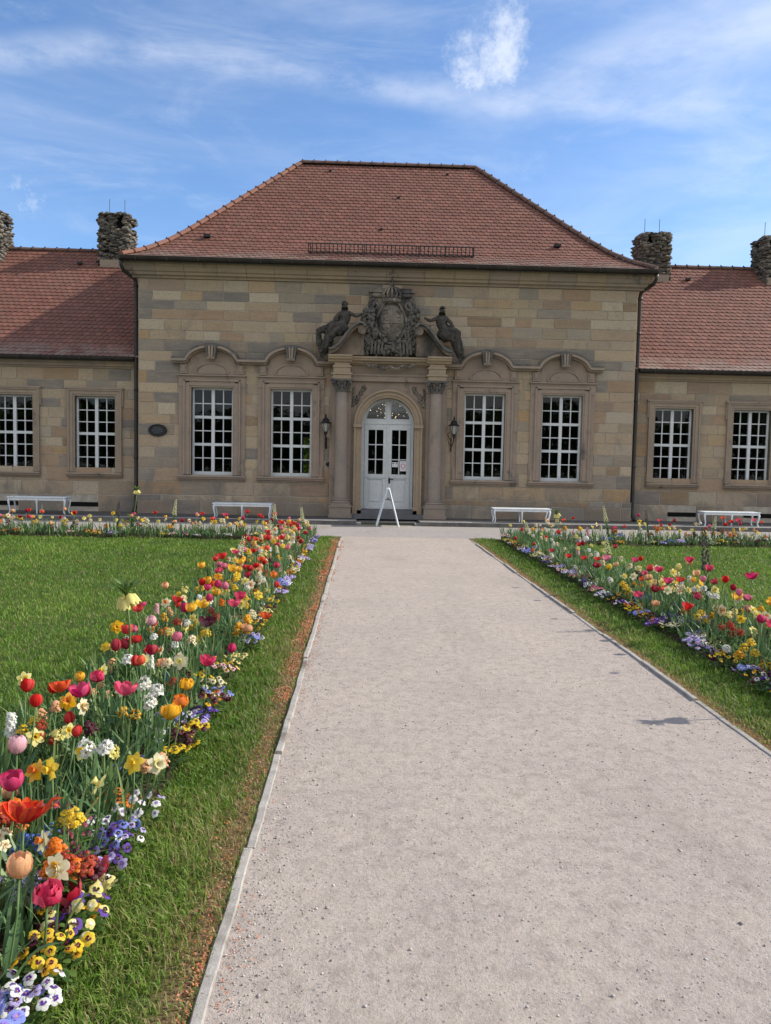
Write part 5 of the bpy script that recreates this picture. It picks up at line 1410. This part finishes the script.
        def crown():
            m = MB()
            for k in range(22): g_strap(m, .006*math.cos(k*2.4), .006*math.sin(k*2.4), k*2.4, U(.09, .16), .010, U(.2, 1.5), 1)
            return m
        def whorl():
            m = MB()
            for k in range(44): g_strap(m, .006*math.cos(k*2.4), .006*math.sin(k*2.4), k*2.4, U(.13, .20), .010, U(1.0, 2.2), 1, .02+.24*k/44)
            return m
        P.append(('stem', lib('stem/thick', lambda: stem_mb(.007, .07), GM), Matrix.Diagonal((1, 1, h-.03, 1))))
        P.append(('foliage', lib('foliage/whorl', whorl, GM), Matrix.Scale(h/.75, 4))); P.append(('leaf_tuft', lib('leaf_tuft/crown', crown, GM), Matrix.Translation((.07, 0, h-.03))))
        for k in range(7):
            a = k*2*math.pi/7; P.append(('bell', lib('bell/%s' % col, bell, [petal(col), petal(col), GM[2]]), rot(U(-.35, .1), a+U(-.2, .2), (.07+.034*math.cos(a), .034*math.sin(a), h-.02+U(-.02, .015))) @ Matrix.Scale(1.15, 4)))
    elif kind == 'fritillary':
        def spike():
            m = MB(); n = 40
            for k in range(n):
                t = k/n; a = k*2.4; r_ = .030*(1-.65*t)
                for q in range(5): pass
                z = .30*t; s_ = 1-.45*t
                mm = MB()
                for j in range(6): pet(mm, [(.002, 0), (.009, -.005), (.012, -.016), (.013, -.024)], [.003, .007, .008, .002], j*math.pi/3, .3, nv=2)
                xf(mm, rot(-.5, a, (r_*math.cos(a), r_*math.sin(a), z)) @ Matrix.Scale(s_*1.05, 4)); m.merge(mm)
            return m
        def fol():
            m = MB()
            for k in range(46): g_strap(m, .004*math.cos(k*2.4), .004*math.sin(k*2.4), k*2.4, U(.10, .16)*(1-.3*k/46), .011, U(.2, .9), 0, .03+.40*k/46)
            return m
        P.append(('stem', lib('stem/thick', lambda: stem_mb(.007, .07), GM), Matrix.Diagonal((.0, 1, h, 1))))
        P.append(('foliage', lib('foliage/frit', fol, GM), Matrix.Diagonal((h/.8, h/.8, h/.8, 1)))); P.append(('flower_spike', lib('flower_spike/%s' % col, spike, [petal(col)]), Matrix.Translation((0, 0, h*.58)) @ Matrix.Diagonal((1, 1, h*.42/.31, 1))))
    return P
def hash_(*a): return sum((i+1)*sum(ord(c) for c in str(x)) for i, x in enumerate(a))*7919 % 100003
def tiny_cluster():
    m = MB()
    for k in range(16):
        a = k*2.4; r_ = .032*math.sqrt(k/16); b = b_disk(.0065, False)
        for i in range(len(b.m)): b.m[i] = 0
        xf(b, rot(U(0, .8), a, (r_*math.cos(a), r_*math.sin(a), U(-.01, .01)))); m.merge(b)
    return m
def pansy_leaves():
    m = MB()
    for k in range(52):
        a = k*2.4; t = k/52; r_ = .09*math.sqrt(t)*U(.5, 1); g_small_leaf(m, (r_*math.cos(a), r_*math.sin(a), .11*U(.15, .95)*(1-.5*t)), a+U(-.5, .5), U(-.3, .9), U(.025, .045), U(.008, .013), 1)
    return m
def wall_leaves():
    m = MB()
    for k in range(60):
        a = k*2.4; t = k/60; g_small_leaf(m, (.03*t*math.cos(a), .03*t*math.sin(a), .02+.25*t), a, U(.1, .9), U(.05, .08), .007, 1)
    for k in range(4): a = k*1.57; m.tube([(0, 0, -.01), (.03*math.cos(a), .03*math.sin(a), .27)], .003, 5, 2)
    return m
JOINED = {}
def plant(kind, col, x, y, h, v=0, rz=0.0, label=None, group=None, near=True, col2=None, s=1.0, name=None, hero_=False):
    nm = name or dict(open_tulip='tulip', parrot_tulip='tulip', double_tulip='tulip', double_daffodil='daffodil', narcissus_cluster='narcissus').get(kind, kind)
    cat = dict(pansy_clump='pansies', forget_me_not_clump='forget-me-nots', crown_imperial='crown imperial').get(kind, nm)
    if near:
        o = empty(nm, (x, y, .015), rz); vs2 = fr2.uniform(.72, 1.0) if not hero_ else fr2.uniform(.95, 1.08); tl = .07 if hero_ else .20; o.rotation_euler = (fr2.uniform(-tl, tl), fr2.uniform(-tl, tl), rz)
        for pn_, ent, mt in spec(kind, col, col2, h, v):
            c_ = link(pn_, ent[2], o); c_.matrix_local = mt @ Matrix.Scale(vs2 if pn_ == 'bloom' else 1, 4)
    else:
        hb = round(h/.06)*.06; key = (kind, col, col2, hb, v)
        if key not in JOINED:
            mb = MB(); mats = []
            for pn_, ent, mt in spec(kind, col, col2, hb, v):
                idx = []
                for q in ent[1]:
                    if q not in mats: mats.append(q)
                    idx.append(mats.index(q))
                k = len(mb.v); e = ent[0]; mb.v += [tuple(mt @ Vector(p)) for p in e.v]; mb.f += [tuple(i+k for i in f) for f in e.f]; mb.m += [idx[min(i, len(idx)-1)] for i in e.m]; mb.r += e.r
            JOINED[key] = mb.mesh(nm, mats, True)
        o = link(nm, JOINED[key], None, (x, y, .015)); o.rotation_euler = (0, 0, rz); s *= fr2.uniform(.85, 1.12); o.scale = (s, s, s*h/hb); o.rotation_euler = (fr2.uniform(-.16, .16), fr2.uniform(-.16, .16), rz)
    o['_k'] = kind; o['_c'] = col
    tag(o, label, cat, group); ALLP.append((x, y, kind, col, o, group)); return o
# ---- positions
CO = Vector((0, 0, CAM_H))
def on_ray(px, py, z=None, x=None):
    d = ray(px, py); t = (z-CAM_H)/d.z if z is not None else x/d.x; return CO+d*t
placed = []
fr2 = random.Random(5)
import re
def zone(x, y):
    if y > 15.0 and (x < BED_L[0]-.02 or x > BED_R[1]+.02): return 'in the bed along the forecourt, '+('left' if x < 0 else 'right')+' side'
    b = 'left' if x < 0 else 'right'
    if b == 'left': s_ = 'near end' if y < 3.4 else 'second stretch' if y < 5.5 else 'middle' if y < 9 else 'far end'
    else: s_ = 'near end' if y < 6.5 else 'middle' if y < 10 else 'far end'
    return '%s of the %s path bed' % (s_, b)
ALLP = []
KN = dict(tulip='tulip', open_tulip='wide open tulip', parrot_tulip='frilled tulip', double_tulip='double tulip', daffodil='daffodil', double_daffodil='double daffodil', narcissus_cluster='clustered narcissus',
          wallflower='wallflower', pansy_clump='pansies', forget_me_not_clump='forget-me-nots', daisy='pompom daisies', hyacinth='hyacinth', crown_imperial='crown imperial', fritillary='fritillary spike')
used_labels = {}
def auto(kind, col, x, y, edge=None):
    cn = col.replace('_', ' ')
    lab = '%s %s, %s' % (cn, KN[kind], zone(x, y))
    return lab, '%s %s %s' % (cn, KN[kind], zone(x, y))
DEFH = dict(tulip=.42, open_tulip=.44, parrot_tulip=.45, double_tulip=.36, daffodil=.37, double_daffodil=.36, narcissus_cluster=.36, wallflower=.28, pansy_clump=.13, forget_me_not_clump=.15, daisy=.15, hyacinth=.30)
def hero(kind, col, px, py, side, label=None, col2=None, h=None):
    lo, hi = (BED_L[0]+.06, BED_L[1]-.05) if side == 'L' else (BED_R[0]+.05, BED_R[1]-.06)
    hh = h or DEFH[kind]; best = None
    for i in range(41):
        x = lo+(hi-lo)*i/40; p = on_ray(px, py, x=x)
        sc = abs(p.z-hh)+(.0 if .06 < p.z < .75 else 1)
        if p.y > 15.95 or p.y < 1.2: sc += 2
        if best is None or sc < best[0]: best = (sc, p)
    p = best[1]
    if best[0] > .9: p = Vector((p.x, min(p.y, 15.9), hh))
    hb = max(.07, p.z-.015-(.03 if kind.endswith('tulip') else 0))
    lab, g_ = auto(kind, col, p.x, p.y)
    v = len(placed) % 6
    placed.append((p.x, p.y, .05)); plant(kind, col, p.x-.0, p.y, hb, v, fr2.uniform(-.6, .6), label or lab, g_ if not label else None, near=p.y < 9, col2=col2, hero_=True)
HL = [
 ('parrot_tulip', 'red', 12, 810, 'huge open red frilled tulip with lighter edges at the left edge of the photo', 'scarlet_orange'),
 ('tulip', 'pale_pink', 8, 748, 'single pale pink tulip cup above the red frilled one at the left edge', None),
 ('tulip', 'magenta', 4, 780, 'magenta tulip just above the huge red frilled tulip', None),
 ('double_tulip', 'raspberry', 41, 892, 'round raspberry double tulip low in the near left corner', None),
 ('daffodil', 'pale_yellow', 89, 782, 'large pale yellow daffodil seen from behind on a straight stem', 'pale_yellow'),
 ('daffodil', 'yellow', 45, 768, 'yellow nodding daffodil right of the pale pink tulip', 'yellow'),
 ('daffodil', 'gold', 25, 774, 'small amber daffodil between the pale pink tulip and the yellow daffodil', 'orange'),
 ('daffodil', 'yellow', 128, 759, 'bright yellow daffodil, left one of the touching pair', 'yellow'),
 ('double_daffodil', 'cream', 146, 762, 'cream double daffodil, right one of the touching pair', 'pale_yellow'),
 ('double_tulip', 'gold', 165, 782, 'golden double tulip nearest the grass strip', None),
 ('double_tulip', 'gold', 184, 684, 'golden double tulip in the second stretch, above the orange red one', None),
 ('double_tulip', 'orange', 171, 700, 'orange red double tulip just below a golden one', None),
 ('open_tulip', 'magenta', 79, 690, 'dark magenta open tulip standing over apricot daffodils', None),
 ('double_daffodil', 'gold', 62, 703, 'apricot double daffodil left below the dark magenta tulip', 'orange'),
 ('double_daffodil', 'cream', 78, 706, 'cream double daffodil right below the dark magenta tulip', 'gold'),
 ('open_tulip', 'raspberry', 118, 690, 'small raspberry open tulip beside the crown imperial leaves', None),
 ('open_tulip', 'raspberry', 203, 661, 'raspberry tulip with paler edge above the golden double tulips', None),
 ('open_tulip', 'maroon', 198, 621, 'very dark maroon open tulip', None),
 ('tulip', 'magenta', 184, 608, 'magenta tulip left beside a yellow orange one', None),
 ('open_tulip', 'gold', 196, 604, 'yellow orange tulip touching a magenta one', None),
 ('double_tulip', 'peach', 238, 628, 'large peach double tulip above lavender pansies', None),
 ('tulip', 'magenta', 228, 647, 'magenta tulip below the large peach double tulip', None),
 ('tulip', 'pale_pink', 149, 620, 'pale pink tulip right beneath the crown imperial bells', None),
 ('tulip', 'crimson', 145, 650, 'crimson tulip below the pale pink tulip', None),
 ('tulip', 'crimson', 117, 646, 'crimson tulip, left one of a close pair', None), ('tulip', 'crimson', 124, 644, 'crimson tulip, right one of a close pair', None),
 ('daffodil', 'gold', 111, 627, 'lone amber daffodil standing against the left lawn', 'gold'),
 ('daffodil', 'cream', 176, 662, 'cream star shaped daffodil above the golden double tulip', 'pale_yellow'),
 ('tulip', 'pink', 168, 636, 'pink tulip between the pale pink and the peach ones', None),
 ('narcissus_cluster', 'white', 124, 661, 'white clustered narcissus below the crimson pair', None), ('narcissus_cluster', 'white', 141, 684, None, 'cream'), ('narcissus_cluster', 'white', 152, 690, None, 'cream'), ('narcissus_cluster', 'white', 148, 702, None, 'cream'),
 ('narcissus_cluster', 'cream', 159, 664, None, 'peach'), ('narcissus_cluster', 'white', 84, 748, 'greenish white clustered narcissus left of the touching daffodil pair', 'ivory'), ('narcissus_cluster', 'white', 101, 745, None, 'ivory'),
 ('double_daffodil', 'cream', 54, 865, 'cream double daffodil with amber heart above the raspberry tulip', 'gold'), ('tulip', 'peach', 3, 868, 'peach tulip bud at the very left edge', None),
 ('daffodil', 'pale_yellow', 88, 890, 'low pale yellow daffodil right of the raspberry tulip', 'pale_yellow'), 
 ('daisy', 'pink', 56, 803, 'pink pompom daisies below the yellow nodding daffodil', None), ('daisy', 'pink', 80, 823, None, None), ('daisy', 'pink', 66, 834, None, None),
 ('wallflower', 'yellow', 70, 815, None, None), ('wallflower', 'orange', 60, 852, None, None), ('wallflower', 'maroon', 83, 862, None, None), ('wallflower', 'brick', 74, 858, None, None),
 ('wallflower', 'peach', 158, 762, None, None), ('wallflower', 'gold', 240, 667, None, None), ('wallflower', 'gold', 246, 661, None, None), ('wallflower', 'maroon', 180, 735, None, None),
 ('tulip', 'scarlet_orange', 269, 549, 'orange red tulip at the far end of the left bed, below the ivory spikes', None), ('double_tulip', 'red', 249, 568, 'bright red double tulip in the far left bed', None), ('tulip', 'red', 201, 582, 'single red tulip standing apart against the left lawn', None),
 ('double_tulip', 'crimson', 276, 525, None, None), ('double_tulip', 'crimson', 304, 534, None, None), ('double_tulip', 'crimson', 296, 540, None, None), ('tulip', 'orange', 271, 574, None, None), ('tulip', 'red', 275, 584, None, None),
 ('open_tulip', 'raspberry', 235, 595, None, None), ('open_tulip', 'raspberry', 229, 602, None, None), ('tulip', 'pink', 224, 586, None, None), ('daffodil', 'gold', 216, 577, None, 'orange'), ('narcissus_cluster', 'white', 243, 586, None, None),
 ('double_daffodil', 'pale_yellow', 241, 604, None, 'yellow'), ('double_daffodil', 'yellow', 252, 595, None, 'pale_yellow'), ('open_tulip', 'scarlet_orange', 260, 615, None, None), ('tulip', 'magenta', 209, 597, None, None),
 ('narcissus_cluster', 'white', 205, 602, None, None), ('narcissus_cluster', 'cream', 187, 640, None, 'peach'), ('hyacinth', 'white', 235, 546, None, None), ('narcissus_cluster', 'cream', 291, 556, None, None), ('wallflower', 'cream', 250, 640, None, None)]
for k_, c_, px, py, lab, c2 in HL: hero(k_, c_, px, py, 'L', lab, c2)
hero('open_tulip', 'crimson', 69, 924, 'L', 'low dark red tulip, left one above the yellow pansies', None, .16); hero('open_tulip', 'crimson', 86, 930, 'L', 'low dark red tulip, right one above the yellow pansies', None, .15)
HR = [
 ('double_tulip', 'raspberry', 694, 596, 'large raspberry pink double tulip in the right bed', None), ('double_tulip', 'crimson', 656, 589, 'crimson double tulip left of a cream daffodil in the right bed', None), ('open_tulip', 'magenta', 664, 580, 'magenta pink tulip above the cream daffodil in the right bed', None),
 ('tulip', 'red', 646, 567, None, None), ('open_tulip', 'raspberry', 656, 569, None, None), ('double_daffodil', 'cream', 666, 590, 'cream double daffodil between the crimson and the raspberry tulips, right bed', 'pale_yellow'),
 ('narcissus_cluster', 'white', 687, 579, 'white narcissus standing highest behind the raspberry tulip, right bed', None), ('open_tulip', 'gold', 701, 583, 'orange yellow tulip leaning in front of the right lawn', None), ('narcissus_cluster', 'white', 708, 595, 'white clustered narcissus right beside the raspberry tulip', None), ('narcissus_cluster', 'white', 714, 597, None, None),
 ('double_tulip', 'peach', 654, 603, 'peach double tulip below the crimson one, right bed', None), ('wallflower', 'orange', 656, 624, None, None), ('open_tulip', 'red', 684, 606, None, None), ('narcissus_cluster', 'white', 691, 590, None, None),
 ('wallflower', 'brick', 726, 625, None, None), ('wallflower', 'brick', 736, 628, None, None), ('tulip', 'magenta', 762, 619, 'magenta tulip standing alone at the right edge of the photo', None), ('wallflower', 'yellow', 749, 644, None, None),
 ('wallflower', 'gold', 740, 655, None, None), ('narcissus_cluster', 'white', 724, 649, None, None), ('double_daffodil', 'yellow', 768, 600, 'amber daffodil at the right edge of the photo', 'orange'), ('narcissus_cluster', 'cream', 736, 600, None, None),
 ('tulip', 'red', 519, 529, None, None), ('tulip', 'red', 515, 537, None, None), ('double_tulip', 'orange', 540, 527, None, None), ('tulip', 'gold', 534, 530, None, None), ('tulip', 'red', 544, 535, None, None), ('tulip', 'red', 554, 533, None, None), ('tulip', 'red', 533, 541, None, None),
 ('open_tulip', 'crimson', 549, 547, None, None), ('wallflower', 'orange', 533, 549, None, None), ('open_tulip', 'red', 569, 554, None, None), ('open_tulip', 'red', 580, 553, None, None), ('tulip', 'red', 575, 543, None, None), ('tulip', 'crimson', 582, 543, None, None), ('open_tulip', 'red', 599, 554, None, None),
 ('double_tulip', 'yellow', 608, 566, 'yellow double tulip in the middle of the right bed', None), ('double_tulip', 'crimson', 595, 567, None, None), ('narcissus_cluster', 'white', 610, 580, None, None), ('open_tulip', 'raspberry', 635, 594, None, None), ('double_daffodil', 'cream', 639, 567, None, 'pale_yellow'), ('double_daffodil', 'cream', 629, 576, None, 'pale_yellow'),
 ('open_tulip', 'pink', 600, 560, None, None), ('wallflower', 'yellow', 625, 585, None, None), ('narcissus_cluster', 'white', 552, 556, None, None), ('tulip', 'peach', 617, 560, None, None)]
for k_, c_, px, py, lab, c2 in HR: hero(k_, c_, px, py, 'R', lab, c2)
# pansies seen at the edges
PL = [('purple', 215, 712, 'periwinkle'), ('yellow', 203, 729, 'dark'), ('yellow', 184, 746, 'dark'), ('lavender', 258, 637, 'purple'), ('white', 157, 803, 'violet'), ('periwinkle', 135, 831, None), ('purple', 112, 834, None), ('lavender', 118, 868, 'violet'),
      ('pale_yellow', 112, 884, 'dark'), ('purple', 85, 910, None), ('maroon', 64, 912, 'dark'), ('yellow', 58, 945, 'maroon'), ('gold', 76, 955, 'maroon'), ('white', 31, 985, 'purple'), ('white', 42, 1000, 'purple'), ('periwinkle', 10, 1008, 'violet'), ('pale_yellow', 104, 912, 'white'),
      ('maroon', 215, 700, None), ('orange', 225, 696, None), ('lavender', 280, 591, 'violet'), ('yellow', 262, 624, 'dark'), ('periwinkle', 259, 637, 'violet'), ('lavender', 308, 548, None), ('periwinkle', 218, 690, None), ('maroon', 195, 730, 'dark'),
      ('yellow', 704, 655, None), ('lavender', 694, 645, 'pink'), ('periwinkle', 726, 668, 'white'), ('purple', 745, 680, None), ('purple', 752, 690, None), ('yellow', 763, 690, 'maroon'), ('maroon', 762, 676, None), ('purple', 645, 620, 'lavender'), ('lavender', 672, 640, 'violet'),
      ('purple', 514, 549, None), ('purple', 532, 561, None), ('lavender', 546, 565, None), ('lavender', 560, 573, None), ('pale_pink', 555, 570, None), ('pink', 590, 588, None), ('white', 600, 592, 'violet'), ('purple', 612, 602, 'lavender'), ('yellow', 624, 608, None)]
PLAB = {(31, 985): 'white pansies with purple blotches, upper clump in the bottom left corner', (42, 1000): 'white pansies with purple blotches, lower clump in the bottom left corner', (58, 945): 'bright yellow pansies with dark centres below the raspberry tulip',
        (76, 955): 'golden pansies with dark centres beside the grass in the near left corner', (10, 1008): 'periwinkle blue pansies at the very bottom left corner', (135, 831): 'light periwinkle pansies right of the deep purple clump, beside the grass', (112, 834): 'deep purple pansies left of the periwinkle clump'}
for col, px, py, c2 in PL:
    p = on_ray(px, py, z=.12); x = min(max(p.x, BED_L[0]), BED_L[1]-.02) if px < 400 else max(min(p.x, BED_R[1]), BED_R[0]+.02)
    lab, g_ = auto('pansy_clump', col, x, p.y); sp_ = PLAB.get((px, py))
    if p.y > 15.95: continue
    placed.append((x, p.y, .09)); plant('pansy_clump', col, x, p.y, .115+fr2.uniform(-.01, .02), fr2.randrange(6), fr2.uniform(-.5, .5), sp_ or lab, None if sp_ else g_, near=p.y < 8, col2=c2)
# tall ones
TALL = [('crown_imperial', 'pale_yellow', -1.42, 4.75, .745, 'pale yellow crown imperial rising above the left bed beside the lawn'), ('crown_imperial', 'pale_yellow', -4.65, 15.6, .93, 'pale yellow crown imperial before the bench left of the portal'), ('crown_imperial', 'pale_yellow', -8.3, 15.6, .80, 'pale yellow crown imperial before the bench of the left wing'),
        ('crown_imperial', 'pale_yellow', 3.55, 13.6, .72, 'pale yellow crown imperial near the far end of the right bed'),
        ('fritillary', 'ivory', -3.86, 15.7, .78, 'ivory flower spike before the downpipe left of the tall windows'), ('fritillary', 'ivory', -1.72, 15.3, .72, 'ivory flower spike, left one of two at the far end of the left bed'), ('fritillary', 'ivory', -1.12, 15.0, .70, 'ivory flower spike, right one of two at the far end of the left bed'),
        ('fritillary', 'ivory', -1.62, 9.9, .60, 'short ivory flower spike in the middle of the left bed'), ('fritillary', 'ivory', 5.1, 15.6, .80, 'tall ivory flower spike between the right bed and the right wing'), ('fritillary', 'plum', 3.42, 7.35, 1.02, 'tall dusky plum flower spike rising against the right lawn'),
        ('fritillary', 'plum', -4.95, 15.7, .70, 'dusky grey flower spike before the left downpipe'), ('fritillary', 'plum', 5.95, 15.7, .72, 'dusky grey flower spike beside the right downpipe'), ('fritillary', 'plum', -1.66, 11.0, .62, 'dusky flower spike in the far half of the left bed'),
        ('fritillary', 'ivory', 7.2, 15.6, .62, 'ivory flower spike before the bench of the right wing'), ('fritillary', 'ivory', -1.55, 12.6, .60, 'ivory flower spike in the far half of the left bed'), ('fritillary', 'ivory', 3.5, 10.6, .62, 'ivory flower spike in the middle of the right bed'),
        ('fritillary', 'ivory', 3.35, 15.2, .45, 'low ivory spike at the far corner of the right bed')]
for k_, c_, x, y, h, lab in TALL: placed.append((x, y, .06)); plant(k_, c_, x, y, h, 0, {'crown_imperial': .2}.get(k_, 0), lab, None, near=True)
# random fill
for i, (x, y, h, col) in enumerate([(2.96, 5.85, .62, 'crimson'), (2.98, 6.45, .60, 'red'), (3.02, 6.95, .64, 'raspberry'), (2.95, 7.35, .58, 'pale_yellow'), (2.97, 7.75, .60, 'red'), (2.95, 8.9, .60, 'crimson'), (2.98, 9.9, .58, 'white')]):
    lab, g_ = auto('tulip', col, x, y); placed.append((x, y, .05)); plant('tulip', col, x, y, h, i % 3, 0, lab, g_, near=y < 9)
placed.append((2.97, 4.75, .06)); plant('crown_imperial', 'pale_yellow', 2.97, 4.75, .76, 0, .3, 'tall pale yellow crown imperial at the near corner of the right bed', None, near=True)
counts = {}
for o in list(COL.objects):
    if '_k' in o: counts[o.name.split('.')[0]] = counts.get(o.name.split('.')[0], 0)+1
def free(x, y, r_):
    return all((x-a)**2+(y-b)**2 > (r_*.5+c*.5)**2 for a, b, c in placed)
PANS = ['purple', 'lavender', 'yellow', 'white', 'maroon', 'maroon', 'yellow', 'pale_yellow', 'pale_yellow', 'gold', 'pale_pink', 'orange', 'lavender', 'white', 'maroon', 'periwinkle', 'pink', 'cream']
KIND_MIX = [('tulip', 13), ('open_tulip', 7), ('double_tulip', 8), ('daffodil', 14), ('double_daffodil', 13), ('narcissus_cluster', 10), ('wallflower', 24), ('hyacinth', 2), ('daisy', 6), ('forget_me_not_clump', 7)]
COLS = dict(tulip=['red', 'crimson', 'magenta', 'pink', 'scarlet_orange', 'red', 'peach', 'gold'], open_tulip=['red', 'crimson', 'raspberry', 'gold', 'magenta', 'scarlet_orange'], double_tulip=['gold', 'raspberry', 'peach', 'crimson', 'red', 'pink'],
            daffodil=['yellow', 'pale_yellow', 'cream', 'pale_yellow'], double_daffodil=['cream', 'pale_yellow', 'yellow', 'cream'], narcissus_cluster=['cream', 'pale_yellow', 'white'], wallflower=['gold', 'yellow', 'orange', 'brick', 'maroon', 'peach', 'yellow', 'cream'],
            hyacinth=['white', 'pale_pink', 'ivory'], daisy=['pink', 'white', 'raspberry'], forget_me_not_clump=['periwinkle', 'blue', 'lavender'])
CAP = dict(tulip=290, daffodil=200, narcissus=150, wallflower=190, hyacinth=60, daisy=60, forget_me_not_clump=60, pansy_clump=285)
NM = dict(open_tulip='tulip', double_tulip='tulip', double_daffodil='daffodil', narcissus_cluster='narcissus')
def put(kind, x, y, near):
    nm = NM.get(kind, kind)
    if counts.get(nm, 0) >= CAP[nm]: return False
    rad = .11 if kind in ('pansy_clump', 'forget_me_not_clump') else .085
    if not free(x, y, rad if kind == 'pansy_clump' else .055): return False
    col = fr2.choice(PANS if kind == 'pansy_clump' else COLS[kind]); c2 = None
    if kind == 'pansy_clump': c2 = {'yellow': fr2.choice(['dark', 'maroon']), 'white': 'purple', 'lavender': 'violet', 'violet': 'dark', 'periwinkle': 'violet'}.get(col, 'dark')
    if 'daff' in kind: c2 = {'white': 'gold', 'cream': 'orange'}.get(col, 'yellow')
    h = DEFH[kind]*fr2.uniform(.66, 1.12)
    if x > 0 and 'tulip' in kind: h *= fr2.uniform(1.0, 1.38)
    if y < 3.2 and x < 0: h *= .62 if 'tulip' in kind or 'daff' in kind else 1
    lab, g_ = auto(kind, col, x, y)
    placed.append((x, y, rad)); counts[nm] = counts.get(nm, 0)+1
    plant(kind, col, x, y, h, fr2.randrange(3 if not near else 6), fr2.uniform(-.8, .8), lab, g_, near=near, col2=c2); return True
def edge_rows(xe, dirn, y0, y1, n_rows, step):
    y = y0
    while y < y1:
        for k in range(n_rows): put('pansy_clump', xe+dirn*(.07+.14*k+fr2.uniform(-.03, .03)), y+fr2.uniform(-.05, .05)+.08*k, y < 7)
        y += step
def bed_fill(x0, x1, y0, y1, tries, zoner=None):
    for _ in range(tries):
        y = y0+(y1-y0)*fr2.random(); x = x0+(x1-x0)*fr2.random()
        k = fr2.choices([a for a, b in KIND_MIX], [b for a, b in KIND_MIX])[0]
        if k in ('daisy', 'forget_me_not_clump') and fr2.random() < .4: continue
        put(k, x, y, y < 6.5)
for a, b, s_ in ((-9.6, BED_L[0], -1), (BED_R[1], 11.2, 1)):
    for _ in range(170):
        x = a+(b-a)*fr2.random(); y = fr2.uniform(BED_Y[0]+.08, BED_Y[1]-.08); k = fr2.choices([a_ for a_, b_ in KIND_MIX], [b_ for a_, b_ in KIND_MIX])[0]; put(k, x, y, False)
    for _ in range(45): put('pansy_clump', a+(b-a)*fr2.random(), BED_Y[0]+fr2.uniform(.06, .2), False)
edge_rows(BED_L[1], -1, 1.7, 15.6, 2, .25); edge_rows(BED_R[0], 1, 4.2, 15.6, 2, .25)
bed_fill(BED_L[0]+.05, BED_L[1]-.22, 1.75, 7, 190); bed_fill(BED_R[0]+.22, BED_R[1]-.05, 4.2, 9, 240)
bed_fill(BED_L[0]+.05, BED_L[1]-.15, 7, 15.9, 520); bed_fill(BED_R[0]+.15, BED_R[1]-.05, 9, 15.9, 420)
print('FLOWERS', len(placed), counts)
SHORT = dict(pansy_clump='pansies', forget_me_not_clump='forget-me-nots', daisy='daisies', narcissus_cluster='narcissus', crown_imperial='crown imperial', fritillary='flower spike')
ORD = ['first', 'second', 'third', 'fourth', 'fifth', 'sixth', 'seventh', 'eighth', 'ninth', 'tenth', '11th', '12th']
seen_k = {}
for x, y, kind, col, o, g_ in sorted(ALLP, key=lambda p: p[1]):
    if not g_: continue
    side = 'left' if x < 0 else 'right'; kk = (kind, col, side); inpath = BED_L[0]-.02 < x < 0 or 0 < x < BED_R[1]+.02
    if not inpath: continue
    seen_k[kk] = seen_k.get(kk, 0)+1
    if y > 12 or seen_k[kk] > 12: continue
    nb_ = min((p for p in ALLP if p[4] is not o and (p[2], p[3]) != (kind, col)), key=lambda p: (p[0]-x)**2+(p[1]-y)**2)
    nbn = nb_[3].replace('_', ' ')+' '+SHORT.get(nb_[2], nb_[2].split('_')[-1])
    o['label'] = '%s %s beside %s, %s such from near end, %s bed' % (col.replace('_', ' '), KN[kind], nbn, ORD[seen_k[kk]-1], side)
    o['group'] = '%s %ss of the %s path bed' % (col.replace('_', ' '), SHORT.get(kind, kind.split('_')[-1]).rstrip('s'), side)
for o in COL.objects:
    for k in ('_k', '_c'):
        if k in o: del o[k]
# dense leaf growth between the flowers
def bed_leaves(name, areas, label):
    Vs, F4s, r_s = [], [], []; base = 0
    for (x0, x1, y0, y1, dens, hs) in areas:
        n = int((x1-x0)*(y1-y0)*dens); x = rng.uniform(x0, x1, n); y = rng.uniform(y0, y1, n); P = np.stack([x, y, np.full(n, .02)], 1)
        h = rng.uniform(.10, .36, n)*hs; w = rng.uniform(.0025, .0095, n)*(1+y/20); a = rng.uniform(0, 6.28, n); le = rng.uniform(.02, 1.0, n)**1.6
        d = np.stack([np.cos(a), np.sin(a), 0*a], 1); sd = np.stack([-np.sin(a), np.cos(a), 0*a], 1); up = np.array([0, 0, 1.0])
        rows = []
        for t, ww in ((0, .5), (.35, 1.0), (.7, .8), (1, .05)):
            c = P+d*(le*h*t*t*.9)[:, None]+up*(h*(t-.35*le*t*t))[:, None]; rows += [c-sd*(w*ww)[:, None], c+sd*(w*ww)[:, None]]
        V = np.stack(rows, 1).reshape(-1, 3); b = np.arange(n)*8+base
        Vs.append(V); F4s.append(np.concatenate([np.stack([b+2*k, b+2*k+1, b+2*k+3, b+2*k+2], 1) for k in range(3)])); r_ = rng.uniform(0, 1, n); r_s.append(np.tile(r_, 3)); base += n*8
    soup(name, np.concatenate(Vs), np.concatenate(F4s), np.zeros((0, 3), int), [M['strap']], {'rnd': np.concatenate(r_s)}, label=label, cat='foliage')
bed_leaves('bed_foliage', [(BED_L[0], BED_L[1]-.10, 1.2, 6, 760, .95), (BED_L[0], BED_L[1]-.08, 6, 16, 480, 1), (-10, BED_L[0], BED_Y[0], BED_Y[1], 210, .85)], 'crowded narrow leaves between the flowers of the left beds')
bed_leaves('bed_foliage', [(BED_R[0]+.10, BED_R[1], 3.6, 16, 480, 1), (BED_R[1], 12, BED_Y[0], BED_Y[1], 210, .85)], 'crowded narrow leaves between the flowers of the right beds')
